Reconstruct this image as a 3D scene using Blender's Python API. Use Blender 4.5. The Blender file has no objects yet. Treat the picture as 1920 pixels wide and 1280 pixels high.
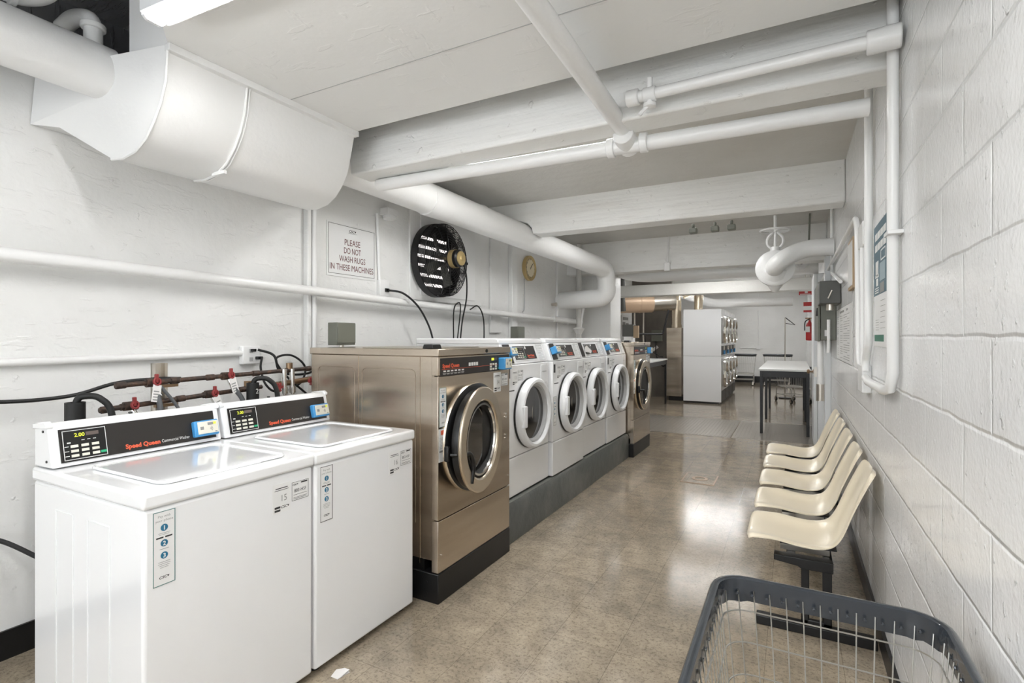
import bpy, bmesh, math, random
from mathutils import Vector, Matrix
C = bpy.context.scene.collection
PI = math.pi
random.seed(7)

# ------------------------------------------------------------------ camera
F_PX, VX, HY, CAMZ = 980.0, 1487.0, 632.0, 1.45
yaw = math.atan((VX - 960) / F_PX)
cam_d = bpy.data.cameras.new('camera'); cam = bpy.data.objects.new('camera', cam_d); C.objects.link(cam)
cam.location = (0, 0, CAMZ); cam.rotation_euler = (PI / 2, 0, yaw)
cam_d.sensor_width = 36.0; cam_d.lens = 36.0 * F_PX / 1920; cam_d.shift_y = -(640 - HY) / 1920
cam_d.clip_start = 0.02; cam_d.clip_end = 100
bpy.context.scene.camera = cam
# ------------------------------------------------------------------ world, exposure
w = bpy.data.worlds.new('world'); bpy.context.scene.world = w; w.use_nodes = True
w.node_tree.nodes['Background'].inputs[0].default_value = (0.9, 0.95, 1, 1)
w.node_tree.nodes['Background'].inputs[1].default_value = 1.3
vs = bpy.context.scene.view_settings
vs.view_transform = 'Standard'; vs.look = 'None'; vs.gamma = 1; vs.use_curve_mapping = False
vs.exposure = 2.1

# ------------------------------------------------------------------ materials
def mat(name, col, rough=0.5, metal=0.0, coat=0.0, bump=None, vary=None, spec=None, emit=None, strength=0, trans=0):
    """bump = [(scale xyz or float, strength, distance), ...]; vary = (scale, colour2, lo, hi)"""
    m = bpy.data.materials.new(name); m.use_nodes = True
    nt = m.node_tree; b = nt.nodes['Principled BSDF']
    b.inputs['Base Color'].default_value = (*col, 1); b.inputs['Roughness'].default_value = rough
    b.inputs['Metallic'].default_value = metal; b.inputs['Coat Weight'].default_value = coat
    b.inputs['Coat Roughness'].default_value = 0.06
    if spec is not None: b.inputs['Specular IOR Level'].default_value = spec
    if trans: b.inputs['Transmission Weight'].default_value = trans
    if emit: b.inputs['Emission Color'].default_value = (*emit, 1); b.inputs['Emission Strength'].default_value = strength
    tc = None
    def coords(sc):
        nonlocal tc
        if tc is None: tc = nt.nodes.new('ShaderNodeTexCoord')
        mp = nt.nodes.new('ShaderNodeMapping'); nt.links.new(tc.outputs['Object'], mp.inputs[0])
        mp.inputs['Scale'].default_value = sc if hasattr(sc, '__len__') else (sc, sc, sc)
        return mp.outputs[0]
    if vary:
        sc, c2, lo, hi = vary
        n = nt.nodes.new('ShaderNodeTexNoise'); n.inputs['Scale'].default_value = 1; n.inputs['Detail'].default_value = 6
        nt.links.new(coords(sc), n.inputs['Vector'])
        r = nt.nodes.new('ShaderNodeValToRGB'); r.color_ramp.elements[0].position = lo; r.color_ramp.elements[1].position = hi
        r.color_ramp.elements[0].color = (*col, 1); r.color_ramp.elements[1].color = (*c2, 1)
        nt.links.new(n.outputs['Fac'], r.inputs[0]); nt.links.new(r.outputs[0], b.inputs['Base Color'])
    prev = None
    for bb in (bump or []):
        sc, st, di = bb[:3]
        n = nt.nodes.new('ShaderNodeTexNoise'); n.inputs['Scale'].default_value = 1; n.inputs['Detail'].default_value = 5
        nt.links.new(coords(sc), n.inputs['Vector'])
        bp = nt.nodes.new('ShaderNodeBump'); bp.inputs['Strength'].default_value = st; bp.inputs['Distance'].default_value = di
        hs = n.outputs['Fac']
        if len(bb) > 3:      # sparse lumps: only the peaks of the noise
            mr = nt.nodes.new('ShaderNodeMapRange'); mr.inputs['From Min'].default_value = bb[3]; mr.inputs['From Max'].default_value = bb[4]
            nt.links.new(hs, mr.inputs['Value']); hs = mr.outputs['Result']
        nt.links.new(hs, bp.inputs['Height'])
        if prev: nt.links.new(prev, bp.inputs['Normal'])
        prev = bp.outputs[0]
    if prev: nt.links.new(prev, b.inputs['Normal'])
    return m

M = {}
M['wall'] = mat('painted_concrete', (.85, .85, .835), .38, bump=[(7, .4, .02), (38, .3, .005), ((3, 6, 22), .5, .004, .60, .66), (16, .6, .004, .66, .71)], vary=((1.3, 1.3, 1.3), (.77, .77, .75), .45, .8))
M['ceil'] = mat('painted_ceiling', (.86, .86, .845), .4, bump=[((3, 3, 3), .3, .02), ((4, 14, 4), .35, .003, .60, .64), ((13, 5, 5), .35, .003, .62, .66), (50, .15, .003)])
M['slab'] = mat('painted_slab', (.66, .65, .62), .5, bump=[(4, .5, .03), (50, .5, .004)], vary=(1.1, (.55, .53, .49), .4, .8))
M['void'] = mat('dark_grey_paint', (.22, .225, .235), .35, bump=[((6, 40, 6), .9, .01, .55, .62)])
M['beam'] = mat('painted_beam', (.85, .85, .83), .4, bump=[((1.2, 1.2, 22), .5, .012), (40, .35, .005), (14, .7, .005, .64, .70)], vary=((2, 2, 9), (.76, .75, .72), .5, .85))
M['pipe'] = mat('painted_pipe_white', (.86, .86, .85), .3, coat=.15, bump=[(25, .3, .006), (4, .2, .01)])
M['duct'] = mat('painted_duct_white', (.85, .85, .84), .35, coat=.15, bump=[(5, .2, .012), (36, .35, .004)])
M['enamel'] = mat('white_enamel', (.87, .875, .88), .18, coat=.6)
M['lid'] = mat('white_enamel_lid', (.74, .745, .75), .12, coat=.8)
M['enamel_dull'] = mat('white_enamel_side', (.85, .86, .865), .3, coat=.25)
M['plastic_white'] = mat('white_plastic', (.82, .83, .84), .28, coat=.2)
M['plastic_grey'] = mat('grey_plastic', (.45, .45, .45), .4)
M['black'] = mat('black_plastic', (.006, .006, .006), .35)
M['fascia'] = mat('charcoal_fascia', (.022, .019, .017), .42)
M['blackmetal'] = mat('black_painted_steel', (.006, .006, .0065), .4, bump=[(60, .15, .002)])
M['rubber'] = mat('black_rubber', (.007, .007, .007), .55)
M['glass'] = mat('dark_door_glass', (.012, .010, .009), .06, coat=1.0)
M['chrome'] = mat('chrome', (.75, .74, .72), .12, metal=1)
M['galv'] = mat('galvanised_steel', (.62, .58, .52), .32, metal=1, bump=[(20, .15, .004)])
M['flex'] = mat('flexible_foil', (.72, .62, .48), .25, metal=1, bump=[(60, .4, .01)])
M['tanduct'] = mat('tan_sheet_duct', (.62, .45, .31), .42, metal=.2, bump=[(8, .15, .01)])
M['copper'] = mat('aged_iron_pipe', (.05, .036, .03), .5, metal=.3, vary=(40, (.15, .085, .055), .45, .75), bump=[(80, .3, .003)])
M['brass'] = mat('brass', (.30, .20, .12), .4, metal=.8)
M['red'] = mat('red_paint', (.42, .02, .02), .4)
M['darkred'] = mat('dark_red_handle', (.26, .03, .03), .5)
M['blue'] = mat('blue_plastic', (.06, .30, .62), .35)
M['cream_face'] = mat('cream_reader_face', (.75, .73, .64), .4)
M['green'] = mat('green_key', (.03, .42, .20), .4)
M['orange_ink'] = mat('red_orange_ink', (.80, .13, .06), .5)
M['white_ink'] = mat('white_ink', (.80, .80, .78), .5)
M['grey_ink'] = mat('grey_ink', (.28, .28, .27), .6)
M['black_ink'] = mat('black_ink', (.03, .03, .03), .5)
M['darkred_ink'] = mat('dark_red_ink', (.13, .025, .025), .5)
M['blue_ink'] = mat('blue_ink', (.02, .16, .28), .5)
M['teal_ink'] = mat('teal_ink', (.07, .20, .19), .5)
M['sticker'] = mat('white_sticker', (.80, .80, .79), .4)
M['led'] = mat('yellow_led_digits', (.6, .65, .05), .5, emit=(.75, .80, .06), strength=.12)
M['led_off'] = mat('unlit_digits', (.13, .10, .09), .5)
M['plinth'] = mat('grey_painted_concrete', (.10, .106, .10), .42, coat=.2, bump=[(9, .4, .02), (60, .3, .004)], vary=(3, (.17, .17, .155), .5, .75))
M['plinth_top'] = mat('worn_concrete_edge', (.20, .21, .19), .6, bump=[(30, .4, .005)])
M['cream'] = mat('cream_moulded_plastic', (.86, .77, .60), .28, coat=.25)
M['chair_back'] = mat('grey_brown_underside', (.80, .69, .50), .4)
M['vinyl'] = mat('grey_vinyl_rim', (.030, .036, .045), .24, coat=.6, bump=[(14, .15, .01)])
M['wire'] = mat('zinc_wire', (.50, .49, .46), .3, metal=1)
M['tabletop'] = mat('light_laminate', (.74, .74, .72), .35)
M['breaker'] = mat('grey_green_enamel', (.16, .165, .135), .4, bump=[(30, .1, .003)])
M['switch'] = mat('dark_grey_enamel', (.07, .07, .062), .4)
M['door'] = mat('white_door_paint', (.80, .82, .83), .35)
M['gold'] = mat('gold_clock_case', (.66, .50, .24), .35, metal=.6)
M['clockface'] = mat('cream_clock_face', (.86, .76, .55), .5)
M['cardboard'] = mat('tan_cardboard', (.42, .31, .2), .7)
M['poster_blue'] = mat('slate_blue_print', (.10, .17, .21), .5)
M['poster_lite'] = mat('pale_blue_print', (.33, .42, .46), .5)
M['green_print'] = mat('green_print', (.05, .19, .13), .5)
M['daylight_glow'] = mat('daylight_slats', (.75, .72, .70), .6, emit=(1, .93, .9), strength=.35)  # daylight behind the louvre, put into the slats as a glow
M['tag'] = mat('paper_tag', (.78, .76, .74), .6)
M['baseboard'] = mat('black_vinyl_base', (.008, .008, .0085), .35, bump=[(20, .2, .004)])
M['grate'] = mat('floor_plate_steel', (.33, .30, .26), .3, metal=.55)
for k, v in (('a', 13), ('b', 13), ('c', 12), ('d', 9), ('e', 10), ('f', 14)): M['tube_' + k] = mat('lit_diffuser_' + k, (1, 1, 1), .5, emit=(1, .997, .985), strength=v)

def steel_mat():
    m = mat('brushed_stainless', (.62, .54, .45), .25, metal=1, vary=((.6, .6, 7), (.46, .39, .315), .38, .66))
    nt = m.node_tree; b = nt.nodes['Principled BSDF']
    tc = nt.nodes.new('ShaderNodeTexCoord'); mp = nt.nodes.new('ShaderNodeMapping')
    mp.inputs['Scale'].default_value = (6, 6, 900); nt.links.new(tc.outputs['Object'], mp.inputs[0])
    n = nt.nodes.new('ShaderNodeTexNoise'); n.inputs['Scale'].default_value = 1; n.inputs['Detail'].default_value = 2
    nt.links.new(mp.outputs[0], n.inputs['Vector'])
    mp2 = nt.nodes.new('ShaderNodeMapping'); mp2.inputs['Scale'].default_value = (1.5, 1.5, 5); nt.links.new(tc.outputs['Object'], mp2.inputs[0])
    n2 = nt.nodes.new('ShaderNodeTexNoise'); n2.inputs['Scale'].default_value = 1; n2.inputs['Detail'].default_value = 1
    nt.links.new(mp2.outputs[0], n2.inputs['Vector'])
    b1 = nt.nodes.new('ShaderNodeBump'); b1.inputs['Strength'].default_value = .12; b1.inputs['Distance'].default_value = .001
    b2 = nt.nodes.new('ShaderNodeBump'); b2.inputs['Strength'].default_value = .35; b2.inputs['Distance'].default_value = .018
    nt.links.new(n.outputs['Fac'], b1.inputs['Height']); nt.links.new(n2.outputs['Fac'], b2.inputs['Height'])
    nt.links.new(b2.outputs[0], b1.inputs['Normal']); nt.links.new(b1.outputs[0], b.inputs['Normal'])
    return m
M['steel'] = steel_mat()
M['steel_plain'] = mat('worn_stainless_ring', (.74, .65, .53), .27, metal=1, bump=[((3, 3, 3), .2, .01)])

def block_mat():
    m = mat('painted_block_wall', (.87, .875, .875), .24, coat=.3)
    nt = m.node_tree; b = nt.nodes['Principled BSDF']
    tc = nt.nodes.new('ShaderNodeTexCoord'); sp = nt.nodes.new('ShaderNodeSeparateXYZ'); cb = nt.nodes.new('ShaderNodeCombineXYZ')
    nt.links.new(tc.outputs['Object'], sp.inputs[0]); nt.links.new(sp.outputs['Y'], cb.inputs['X']); nt.links.new(sp.outputs['Z'], cb.inputs['Y'])
    # wobble the joints a little
    nz = nt.nodes.new('ShaderNodeTexNoise'); nz.inputs['Scale'].default_value = 5; nt.links.new(tc.outputs['Object'], nz.inputs['Vector'])
    sc = nt.nodes.new('ShaderNodeVectorMath'); sc.operation = 'SCALE'; sc.inputs['Scale'].default_value = .018
    nt.links.new(nz.outputs['Color'], sc.inputs[0])
    ad = nt.nodes.new('ShaderNodeVectorMath'); nt.links.new(cb.outputs[0], ad.inputs[0]); nt.links.new(sc.outputs[0], ad.inputs[1])
    br = nt.nodes.new('ShaderNodeTexBrick'); br.inputs['Scale'].default_value = 1
    br.inputs['Brick Width'].default_value = .418; br.inputs['Row Height'].default_value = .2085
    br.inputs['Mortar Size'].default_value = .0085; br.inputs['Mortar Smooth'].default_value = 1
    br.inputs['Color1'].default_value = (1, 1, 1, 1); br.inputs['Color2'].default_value = (1, 1, 1, 1); br.inputs['Mortar'].default_value = (0, 0, 0, 1)
    nt.links.new(ad.outputs[0], br.inputs['Vector'])
    b1 = nt.nodes.new('ShaderNodeBump'); b1.inputs['Strength'].default_value = .5; b1.inputs['Distance'].default_value = .012
    nt.links.new(br.outputs['Color'], b1.inputs['Height'])
    prev = b1.outputs[0]
    for s, st, di, lo, hi in (((70, 70, 60), .5, .004, 0, 1), ((30, 30, 2.2), .5, .004, .70, .76), ((40, 40, 26), .9, .004, .64, .71), ((9, 9, 9), .3, .012, 0, 1)):
        mp = nt.nodes.new('ShaderNodeMapping'); mp.inputs['Scale'].default_value = s; nt.links.new(tc.outputs['Object'], mp.inputs[0])
        n = nt.nodes.new('ShaderNodeTexNoise'); n.inputs['Scale'].default_value = 1; n.inputs['Detail'].default_value = 4
        nt.links.new(mp.outputs[0], n.inputs['Vector'])
        bb = nt.nodes.new('ShaderNodeBump'); bb.inputs['Strength'].default_value = st; bb.inputs['Distance'].default_value = di
        mr = nt.nodes.new('ShaderNodeMapRange'); mr.inputs['From Min'].default_value = lo; mr.inputs['From Max'].default_value = hi
        nt.links.new(n.outputs['Fac'], mr.inputs['Value']); nt.links.new(mr.outputs['Result'], bb.inputs['Height']); nt.links.new(prev, bb.inputs['Normal']); prev = bb.outputs[0]
    nt.links.new(prev, b.inputs['Normal'])
    return m
M['block'] = block_mat()

def floor_mat():
    m = mat('waxed_vinyl_tile', (.3, .27, .22), .16)
    nt = m.node_tree; b = nt.nodes['Principled BSDF']; b.inputs['Specular IOR Level'].default_value = .62
    L = nt.links.new
    tc = nt.nodes.new('ShaderNodeTexCoord')
    def noise(scale, detail=5, rough=.6):
        mp = nt.nodes.new('ShaderNodeMapping'); mp.inputs['Scale'].default_value = scale; L(tc.outputs['Object'], mp.inputs[0])
        n = nt.nodes.new('ShaderNodeTexNoise'); n.inputs['Scale'].default_value = 1; n.inputs['Detail'].default_value = detail
        n.inputs['Roughness'].default_value = rough; L(mp.outputs[0], n.inputs['Vector']); return n.outputs['Fac']
    def ramp(src, p0, c0, p1, c1):
        r = nt.nodes.new('ShaderNodeValToRGB'); e = r.color_ramp.elements
        e[0].position = p0; e[0].color = (*c0, 1); e[1].position = p1; e[1].color = (*c1, 1); L(src, r.inputs[0]); return r.outputs[0]
    def mix(kind, fac, a, c):
        x = nt.nodes.new('ShaderNodeMix'); x.data_type = 'RGBA'; x.blend_type = kind
        if isinstance(fac, float): x.inputs[0].default_value = fac
        else: L(fac, x.inputs[0])
        L(a, x.inputs[6]); L(c, x.inputs[7]); return x.outputs[2]
    base = ramp(noise((1.1, 1.1, 1), 5), .32, (.30, .25, .185), .68, (.46, .385, .29))
    mott = ramp(noise((9, 9, 9), 6, .7), .35, (.72, .72, .73), .7, (1.12, 1.12, 1.12))
    col = mix('MULTIPLY', 1.0, base, mott)
    speck = ramp(noise((60, 60, 60), 4, .8), .36, (.45, .43, .42), .50, (1.04, 1.04, 1.04))
    col = mix('MULTIPLY', .75, col, speck)
    br = nt.nodes.new('ShaderNodeTexBrick'); br.offset = 0; br.inputs['Scale'].default_value = 1
    mp = nt.nodes.new('ShaderNodeMapping'); mp.inputs['Location'].default_value = (.11, .09, 0); L(tc.outputs['Object'], mp.inputs[0]); L(mp.outputs[0], br.inputs['Vector'])
    br.inputs['Brick Width'].default_value = .305; br.inputs['Row Height'].default_value = .305
    br.inputs['Mortar Size'].default_value = .0011; br.inputs['Mortar Smooth'].default_value = .2
    br.inputs['Color1'].default_value = (1.06, 1.05, 1.03, 1); br.inputs['Color2'].default_value = (.9, .9, .9, 1); br.inputs['Mortar'].default_value = (.5, .48, .46, 1)
    col = mix('MULTIPLY', 1.0, col, br.outputs['Color'])
    L(col, b.inputs['Base Color'])
    rr = ramp(noise((2.2, 1.4, 1), 6, .7), .3, (.035, .035, .035), .75, (.12, .12, .12)); L(rr, b.inputs['Roughness'])
    prev = None
    for src, st, di in ((noise((5, 2.2, 1), 3), .12, .006), (noise((7, 30, 1), 5, .8), .2, .0025), (noise((90, 90, 1), 3), .10, .0006)):
        bb = nt.nodes.new('ShaderNodeBump'); bb.inputs['Strength'].default_value = st; bb.inputs['Distance'].default_value = di
        L(src, bb.inputs['Height'])
        if prev: L(prev, bb.inputs['Normal'])
        prev = bb.outputs[0]
    L(prev, b.inputs['Normal'])
    return m
M['floor'] = floor_mat()

# ------------------------------------------------------------------ mesh helpers
ORG = {}
TXT = {}
def text_geo(s, bold=0.0):
    k = (s, bold)
    if k not in TXT:
        cu = bpy.data.curves.new('t', 'FONT'); cu.body = s; cu.size = 1; cu.resolution_u = 3; cu.offset = bold
        o = bpy.data.objects.new('t', cu); me = o.to_mesh()
        TXT[k] = ([v.co.copy() for v in me.vertices], [tuple(p.vertices) for p in me.polygons])
        o.to_mesh_clear(); bpy.data.objects.remove(o); bpy.data.curves.remove(cu)
    return TXT[k]

class Fr:
    """a flat frame: origin, right (u), up (v), outward normal (n)"""
    def __init__(s, o, u, v):
        s.o = Vector(o); s.u = Vector(u).normalized(); s.v = Vector(v).normalized(); s.n = s.u.cross(s.v)
    def p(s, a, b, c=0): return s.o + s.u * a + s.v * b + s.n * c

class MB:
    def __init__(s): s.v = []; s.f = []
    def add(s, vs, fs):
        k = len(s.v); s.v += [Vector(x) for x in vs]; s.f += [tuple(i + k for i in f) for f in fs]; return s
    def box(s, x0, x1, y0, y1, z0, z1):
        v = [(x, y, z) for z in (z0, z1) for y in (y0, y1) for x in (x0, x1)]
        return s.add(v, [(0, 2, 3, 1), (4, 5, 7, 6), (0, 1, 5, 4), (2, 6, 7, 3), (0, 4, 6, 2), (1, 3, 7, 5)])
    def fbox(s, fr, a0, a1, b0, b1, c0, c1):
        v = [fr.p(a, b, c) for c in (c0, c1) for b in (b0, b1) for a in (a0, a1)]
        return s.add(v, [(0, 2, 3, 1), (4, 5, 7, 6), (0, 1, 5, 4), (2, 6, 7, 3), (0, 4, 6, 2), (1, 3, 7, 5)])
    def frame(s, fr, a0, a1, b0, b1, t, c0, c1):
        s.fbox(fr, a0, a1, b1 - t, b1, c0, c1); s.fbox(fr, a0, a1, b0, b0 + t, c0, c1)
        s.fbox(fr, a0, a0 + t, b0 + t, b1 - t, c0, c1); s.fbox(fr, a1 - t, a1, b0 + t, b1 - t, c0, c1); return s
    def fdisc(s, fr, a, b, r, c0, c1, n=24, ry=None):
        ry = ry or r
        lo = [fr.p(a + r * math.cos(2 * PI * i / n), b + ry * math.sin(2 * PI * i / n), c0) for i in range(n)]
        hi = [fr.p(a + r * math.cos(2 * PI * i / n), b + ry * math.sin(2 * PI * i / n), c1) for i in range(n)]
        return s.add(lo + hi, [tuple(reversed(range(n))), tuple(range(n, 2 * n))] + [(i, (i + 1) % n, n + (i + 1) % n, n + i) for i in range(n)])
    def ftext(s, fr, t, a, b, size, c=.001, align='L', xs=1.0, bold=0.0, slant=0.0):
        vs, fs = text_geo(t, bold)
        if not vs: return s
        x0 = min(v.x for v in vs); x1 = max(v.x for v in vs); k = size * xs
        off = {'L': x0, 'C': (x0 + x1) / 2, 'R': x1}[align]
        return s.add([fr.p(a + (v.x - off + slant * v.y) * k, b + v.y * size, c) for v in vs], fs)
    def fitted(s, fr, t, a0, a1, b, size, c, bold=0.0):
        vs, _ = text_geo(t, bold); w_ = (max(v.x for v in vs) - min(v.x for v in vs)) * size
        return s.ftext(fr, t, a0, b, size, c, 'L', xs=(a1 - a0) / w_, bold=bold)
    def tube(s, pts, r, n=12, caps=True, closed=False):
        P = [Vector(p) for p in pts]; m = len(P)
        R = r if hasattr(r, '__len__') else [r] * m
        T = []
        for i in range(m):
            a = P[(i - 1) % m] if (closed or i) else P[0]; b = P[(i + 1) % m] if (closed or i < m - 1) else P[-1]
            T.append((b - a).normalized())
        up = Vector((0, 0, 1)) if abs(T[0].z) < .9 else Vector((1, 0, 0))
        N = (up - T[0] * up.dot(T[0])).normalized(); rings = []
        for i in range(m):
            N = (N - T[i] * N.dot(T[i])).normalized(); B = T[i].cross(N)
            rings.append([P[i] + (N * math.cos(2 * PI * j / n) + B * math.sin(2 * PI * j / n)) * R[i] for j in range(n)])
        vs = [v for g in rings for v in g]; fs = []
        for i in range(m if closed else m - 1):
            k = (i + 1) % m
            for j in range(n):
                q = (j + 1) % n; fs.append((i * n + j, i * n + q, k * n + q, k * n + j))
        if caps and not closed: fs += [tuple(reversed(range(n))), tuple(range((m - 1) * n, m * n))]
        return s.add(vs, fs)
    def cyl(s, a, b, r, n=16, r2=None): return s.tube([a, b], [r, r2 if r2 is not None else r], n)
    def lathe(s, o, ax, prof, n=32):
        """prof = [(radius, distance along the axis)]"""
        o = Vector(o); ax = Vector(ax).normalized(); t = Vector((0, 0, 1)) if abs(ax.z) < .9 else Vector((1, 0, 0))
        u = (t - ax * t.dot(ax)).normalized(); v = ax.cross(u); vs = []; fs = []
        for r, d in prof:
            for j in range(n):
                a = 2 * PI * j / n; vs.append(o + ax * d + (u * math.cos(a) + v * math.sin(a)) * r)
        for i in range(len(prof) - 1):
            for j in range(n):
                q = (j + 1) % n; fs.append((i * n + j, i * n + q, (i + 1) * n + q, (i + 1) * n + j))
        if prof[0][0] > 1e-5: fs.append(tuple(reversed(range(n))))
        if prof[-1][0] > 1e-5: fs.append(tuple(range((len(prof) - 1) * n, len(prof) * n)))
        return s.add(vs, fs)
    def ring(s, o, ax, prof, n=32):
        """closed profile swept round the axis (annulus)"""
        o = Vector(o); ax = Vector(ax).normalized(); t = Vector((0, 0, 1)) if abs(ax.z) < .9 else Vector((1, 0, 0))
        u = (t - ax * t.dot(ax)).normalized(); v = ax.cross(u); vs = []; fs = []; m = len(prof)
        for r, d in prof:
            for j in range(n):
                a = 2 * PI * j / n; vs.append(o + ax * d + (u * math.cos(a) + v * math.sin(a)) * r)
        for i in range(m):
            for j in range(n):
                q = (j + 1) % n; k = (i + 1) % m; fs.append((i * n + j, i * n + q, k * n + q, k * n + j))
        return s.add(vs, fs)
    def prism(s, poly, h0, h1, axis='y'):
        """poly of 2D points extruded along axis: y -> (x,z), x -> (y,z), z -> (x,y)"""
        f = {'y': lambda p, h: (p[0], h, p[1]), 'x': lambda p, h: (h, p[0], p[1]), 'z': lambda p, h: (p[0], p[1], h)}[axis]
        n = len(poly)
        return s.add([f(p, h0) for p in poly] + [f(p, h1) for p in poly],
                     [tuple(range(n)), tuple(reversed(range(n, 2 * n)))] + [(i, n + i, n + (i + 1) % n, (i + 1) % n) for i in range(n)])
    def build(s, name, m, parent=None, bevel=0, seg=2, sharp=38, keep=False):
        vs = s.v
        if parent is not None: org = ORG[parent]
        elif keep: org = Vector((0, 0, 0))
        else:
            org = Vector(((min(v.x for v in vs) + max(v.x for v in vs)) / 2, (min(v.y for v in vs) + max(v.y for v in vs)) / 2, min(v.z for v in vs)))
        me = bpy.data.meshes.new(name); me.from_pydata([v - org for v in vs], [], s.f)
        bm = bmesh.new(); bm.from_mesh(me); bmesh.ops.recalc_face_normals(bm, faces=bm.faces)
        for f in bm.faces: f.smooth = True
        bm.to_mesh(me); bm.free(); me.set_sharp_from_angle(angle=math.radians(sharp))
        me.materials.append(M[m] if isinstance(m, str) else m)
        o = bpy.data.objects.new(name, me); C.objects.link(o)
        if parent is not None: o.parent = parent
        else: o.location = org
        ORG[o] = org
        if bevel:
            b = o.modifiers.new('bevel', 'BEVEL'); b.width = bevel; b.segments = seg; b.limit_method = 'ANGLE'; b.angle_limit = math.radians(40)
        return o

def multi(name, parts, parent):
    """one mesh, several materials: parts = [(MB, material), ...]"""
    a = MB(); idx = []
    for k, (mb, m) in enumerate(parts): a.add(mb.v, mb.f); idx += [k] * len(mb.f)
    o = a.build(name, parts[0][1], parent)
    for mb, m in parts[1:]: o.data.materials.append(M[m])
    for p, i in zip(o.data.polygons, idx): p.material_index = i
    return o
def tag(o, label, cat, group=None):
    o['label'] = label; o['category'] = cat
    if group: o['group'] = group
    return o
def thing(name, label, cat, loc=(0, 0, 0), group=None):
    o = bpy.data.objects.new(name, None); C.objects.link(o); o.location = loc; o.empty_display_size = .1
    ORG[o] = Vector(loc); return tag(o, label, cat, group)
def struct(name, mb, m, **k):
    o = mb.build(name, m, keep=True, **k); o['kind'] = 'structure'; return o
def dup(root, loc, label=None, rotz=None):
    def cp(o, par):
        c = o.copy(); C.objects.link(c)
        if par is not None: c.parent = par
        for ch in list(o.children): cp(ch, c)
        return c
    r = cp(root, None); r.location = loc
    if rotz is not None: r.rotation_euler = (0, 0, rotz)
    if label: r['label'] = label
    return r
def arc(c, r, a0, a1, u, v, n=8):
    c = Vector(c); u = Vector(u); v = Vector(v)
    return [c + (u * math.cos(a0 + (a1 - a0) * i / n) + v * math.sin(a0 + (a1 - a0) * i / n)) * r for i in range(n + 1)]
def bend(pts, r=.08, n=6):
    """polyline with rounded corners"""
    P = [Vector(p) for p in pts]; out = [P[0]]
    for i in range(1, len(P) - 1):
        a = (P[i - 1] - P[i]); b = (P[i + 1] - P[i]); d = min(r, a.length * .49, b.length * .49)
        p0 = P[i] + a.normalized() * d; p1 = P[i] + b.normalized() * d
        for k in range(n + 1):
            t = k / n; out.append(p0 * (1 - t) ** 2 + P[i] * 2 * t * (1 - t) + p1 * t * t)
    return out + [P[-1]]
def spline(pts, n=8):
    P = [Vector(p) for p in pts]; P = [P[0] * 2 - P[1]] + P + [P[-1] * 2 - P[-2]]; out = []
    for i in range(1, len(P) - 2):
        for k in range(n):
            t = k / n; a, b, c, d = P[i - 1:i + 3]
            out.append(.5 * ((2 * b) + (c - a) * t + (2 * a - 5 * b + 4 * c - d) * t * t + (3 * b - a - 3 * c + d) * t ** 3))
    return out + [P[-2]]

WL, WR = -3.13, .37      # left and right wall planes
# ================================================================== SETTING
struct('floor', MB().box(-3.7, .6, -3, 18.8, -.1, 0), 'floor')
struct('wall_left', MB().box(WL - .2, WL, -3, 8.1, 0, 3.2), 'wall')
struct('wall_left_far', MB().box(-3.75, -3.55, 8.1, 18.7, 0, 3.2), 'wall')
struct('wall_right', MB().box(WR, WR + .2, -3, 18.7, 0, 3.2), 'block')
struct('wall_back', MB().box(-3.3, .5, -3.2, -3, 0, .8).box(-3.3, .5, -3.2, -3, 2.5, 3.2).box(-3.3, -2.9, -3.2, -3, .8, 2.5).box(.2, .5, -3.2, -3, .8, 2.5), 'wall')  # unseen back wall, its opening added to let in frontal fill light
wf = MB().box(-2.9, .2, -3.12, -3.06, .8, .86).box(-2.9, .2, -3.12, -3.06, 2.44, 2.5)
for x in (-2.9, -1.88, -.85, .14): wf.box(x, x + .06, -3.12, -3.06, .86, 2.44)
struct('fill_window_1', wf, 'door')  # invented frame for the added fill opening behind the viewer
struct('wall_far', MB().box(-3.7, .5, 18.5, 18.7, 0, 3.2), 'wall')
struct('ceiling_soffit', MB().prism([(-2.35, 2.35), (.37, 2.35), (.37, -3), (-1.9, -3), (-1.9, .98), (-2.2, 1.16), (-2.35, 1.27)], 2.70, 2.98, 'z'), 'ceil')
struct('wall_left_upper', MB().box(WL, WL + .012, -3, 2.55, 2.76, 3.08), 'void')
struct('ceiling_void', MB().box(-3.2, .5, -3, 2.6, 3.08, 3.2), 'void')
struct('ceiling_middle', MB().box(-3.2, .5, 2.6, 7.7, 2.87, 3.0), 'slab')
struct('ceiling_far', MB().box(-3.75, .5, 7.7, 18.7, 2.95, 3.1), 'ceil')
struct('trim_beam_near', MB().prism([(-2.60, 2.53), (WR, 2.53), (WR, 3.1), (WL, 3.1), (WL, 2.83), (-2.76, 2.80), (-2.66, 2.77), (-2.615, 2.68)], 2.56, 2.75, 'y'), 'beam', bevel=.012)
struct('trim_beam_middle', MB().prism([(-2.405, 2.53), (WR, 2.53), (WR, 2.9), (WL, 2.9), (WL, 2.69), (-2.55, 2.675), (-2.47, 2.65), (-2.422, 2.60)], 4.93, 5.16, 'y'), 'beam', bevel=.012)
struct('trim_beam_far', MB().box(WL, WR, 7.55, 7.8, 2.405, 3.0), 'beam', bevel=.012)
struct('trim_beam_doorway', MB().box(-3.5, WR, 9.5, 9.8, 2.20, 2.40), 'slab', bevel=.01)
struct('trim_pilaster', MB().box(-3.14, -2.52, 7.95, 8.5, 0, 3.0), 'wall', bevel=.01)
struct('trim_pier', MB().box(-3.6, -2.75, 8.95, 9.25, 0, 2.6), 'wall', bevel=.008)
struct('trim_end_panel', MB().box(-2.66, -2.35, 1.27, 1.30, 2.70, 3.09), 'duct')
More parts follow.
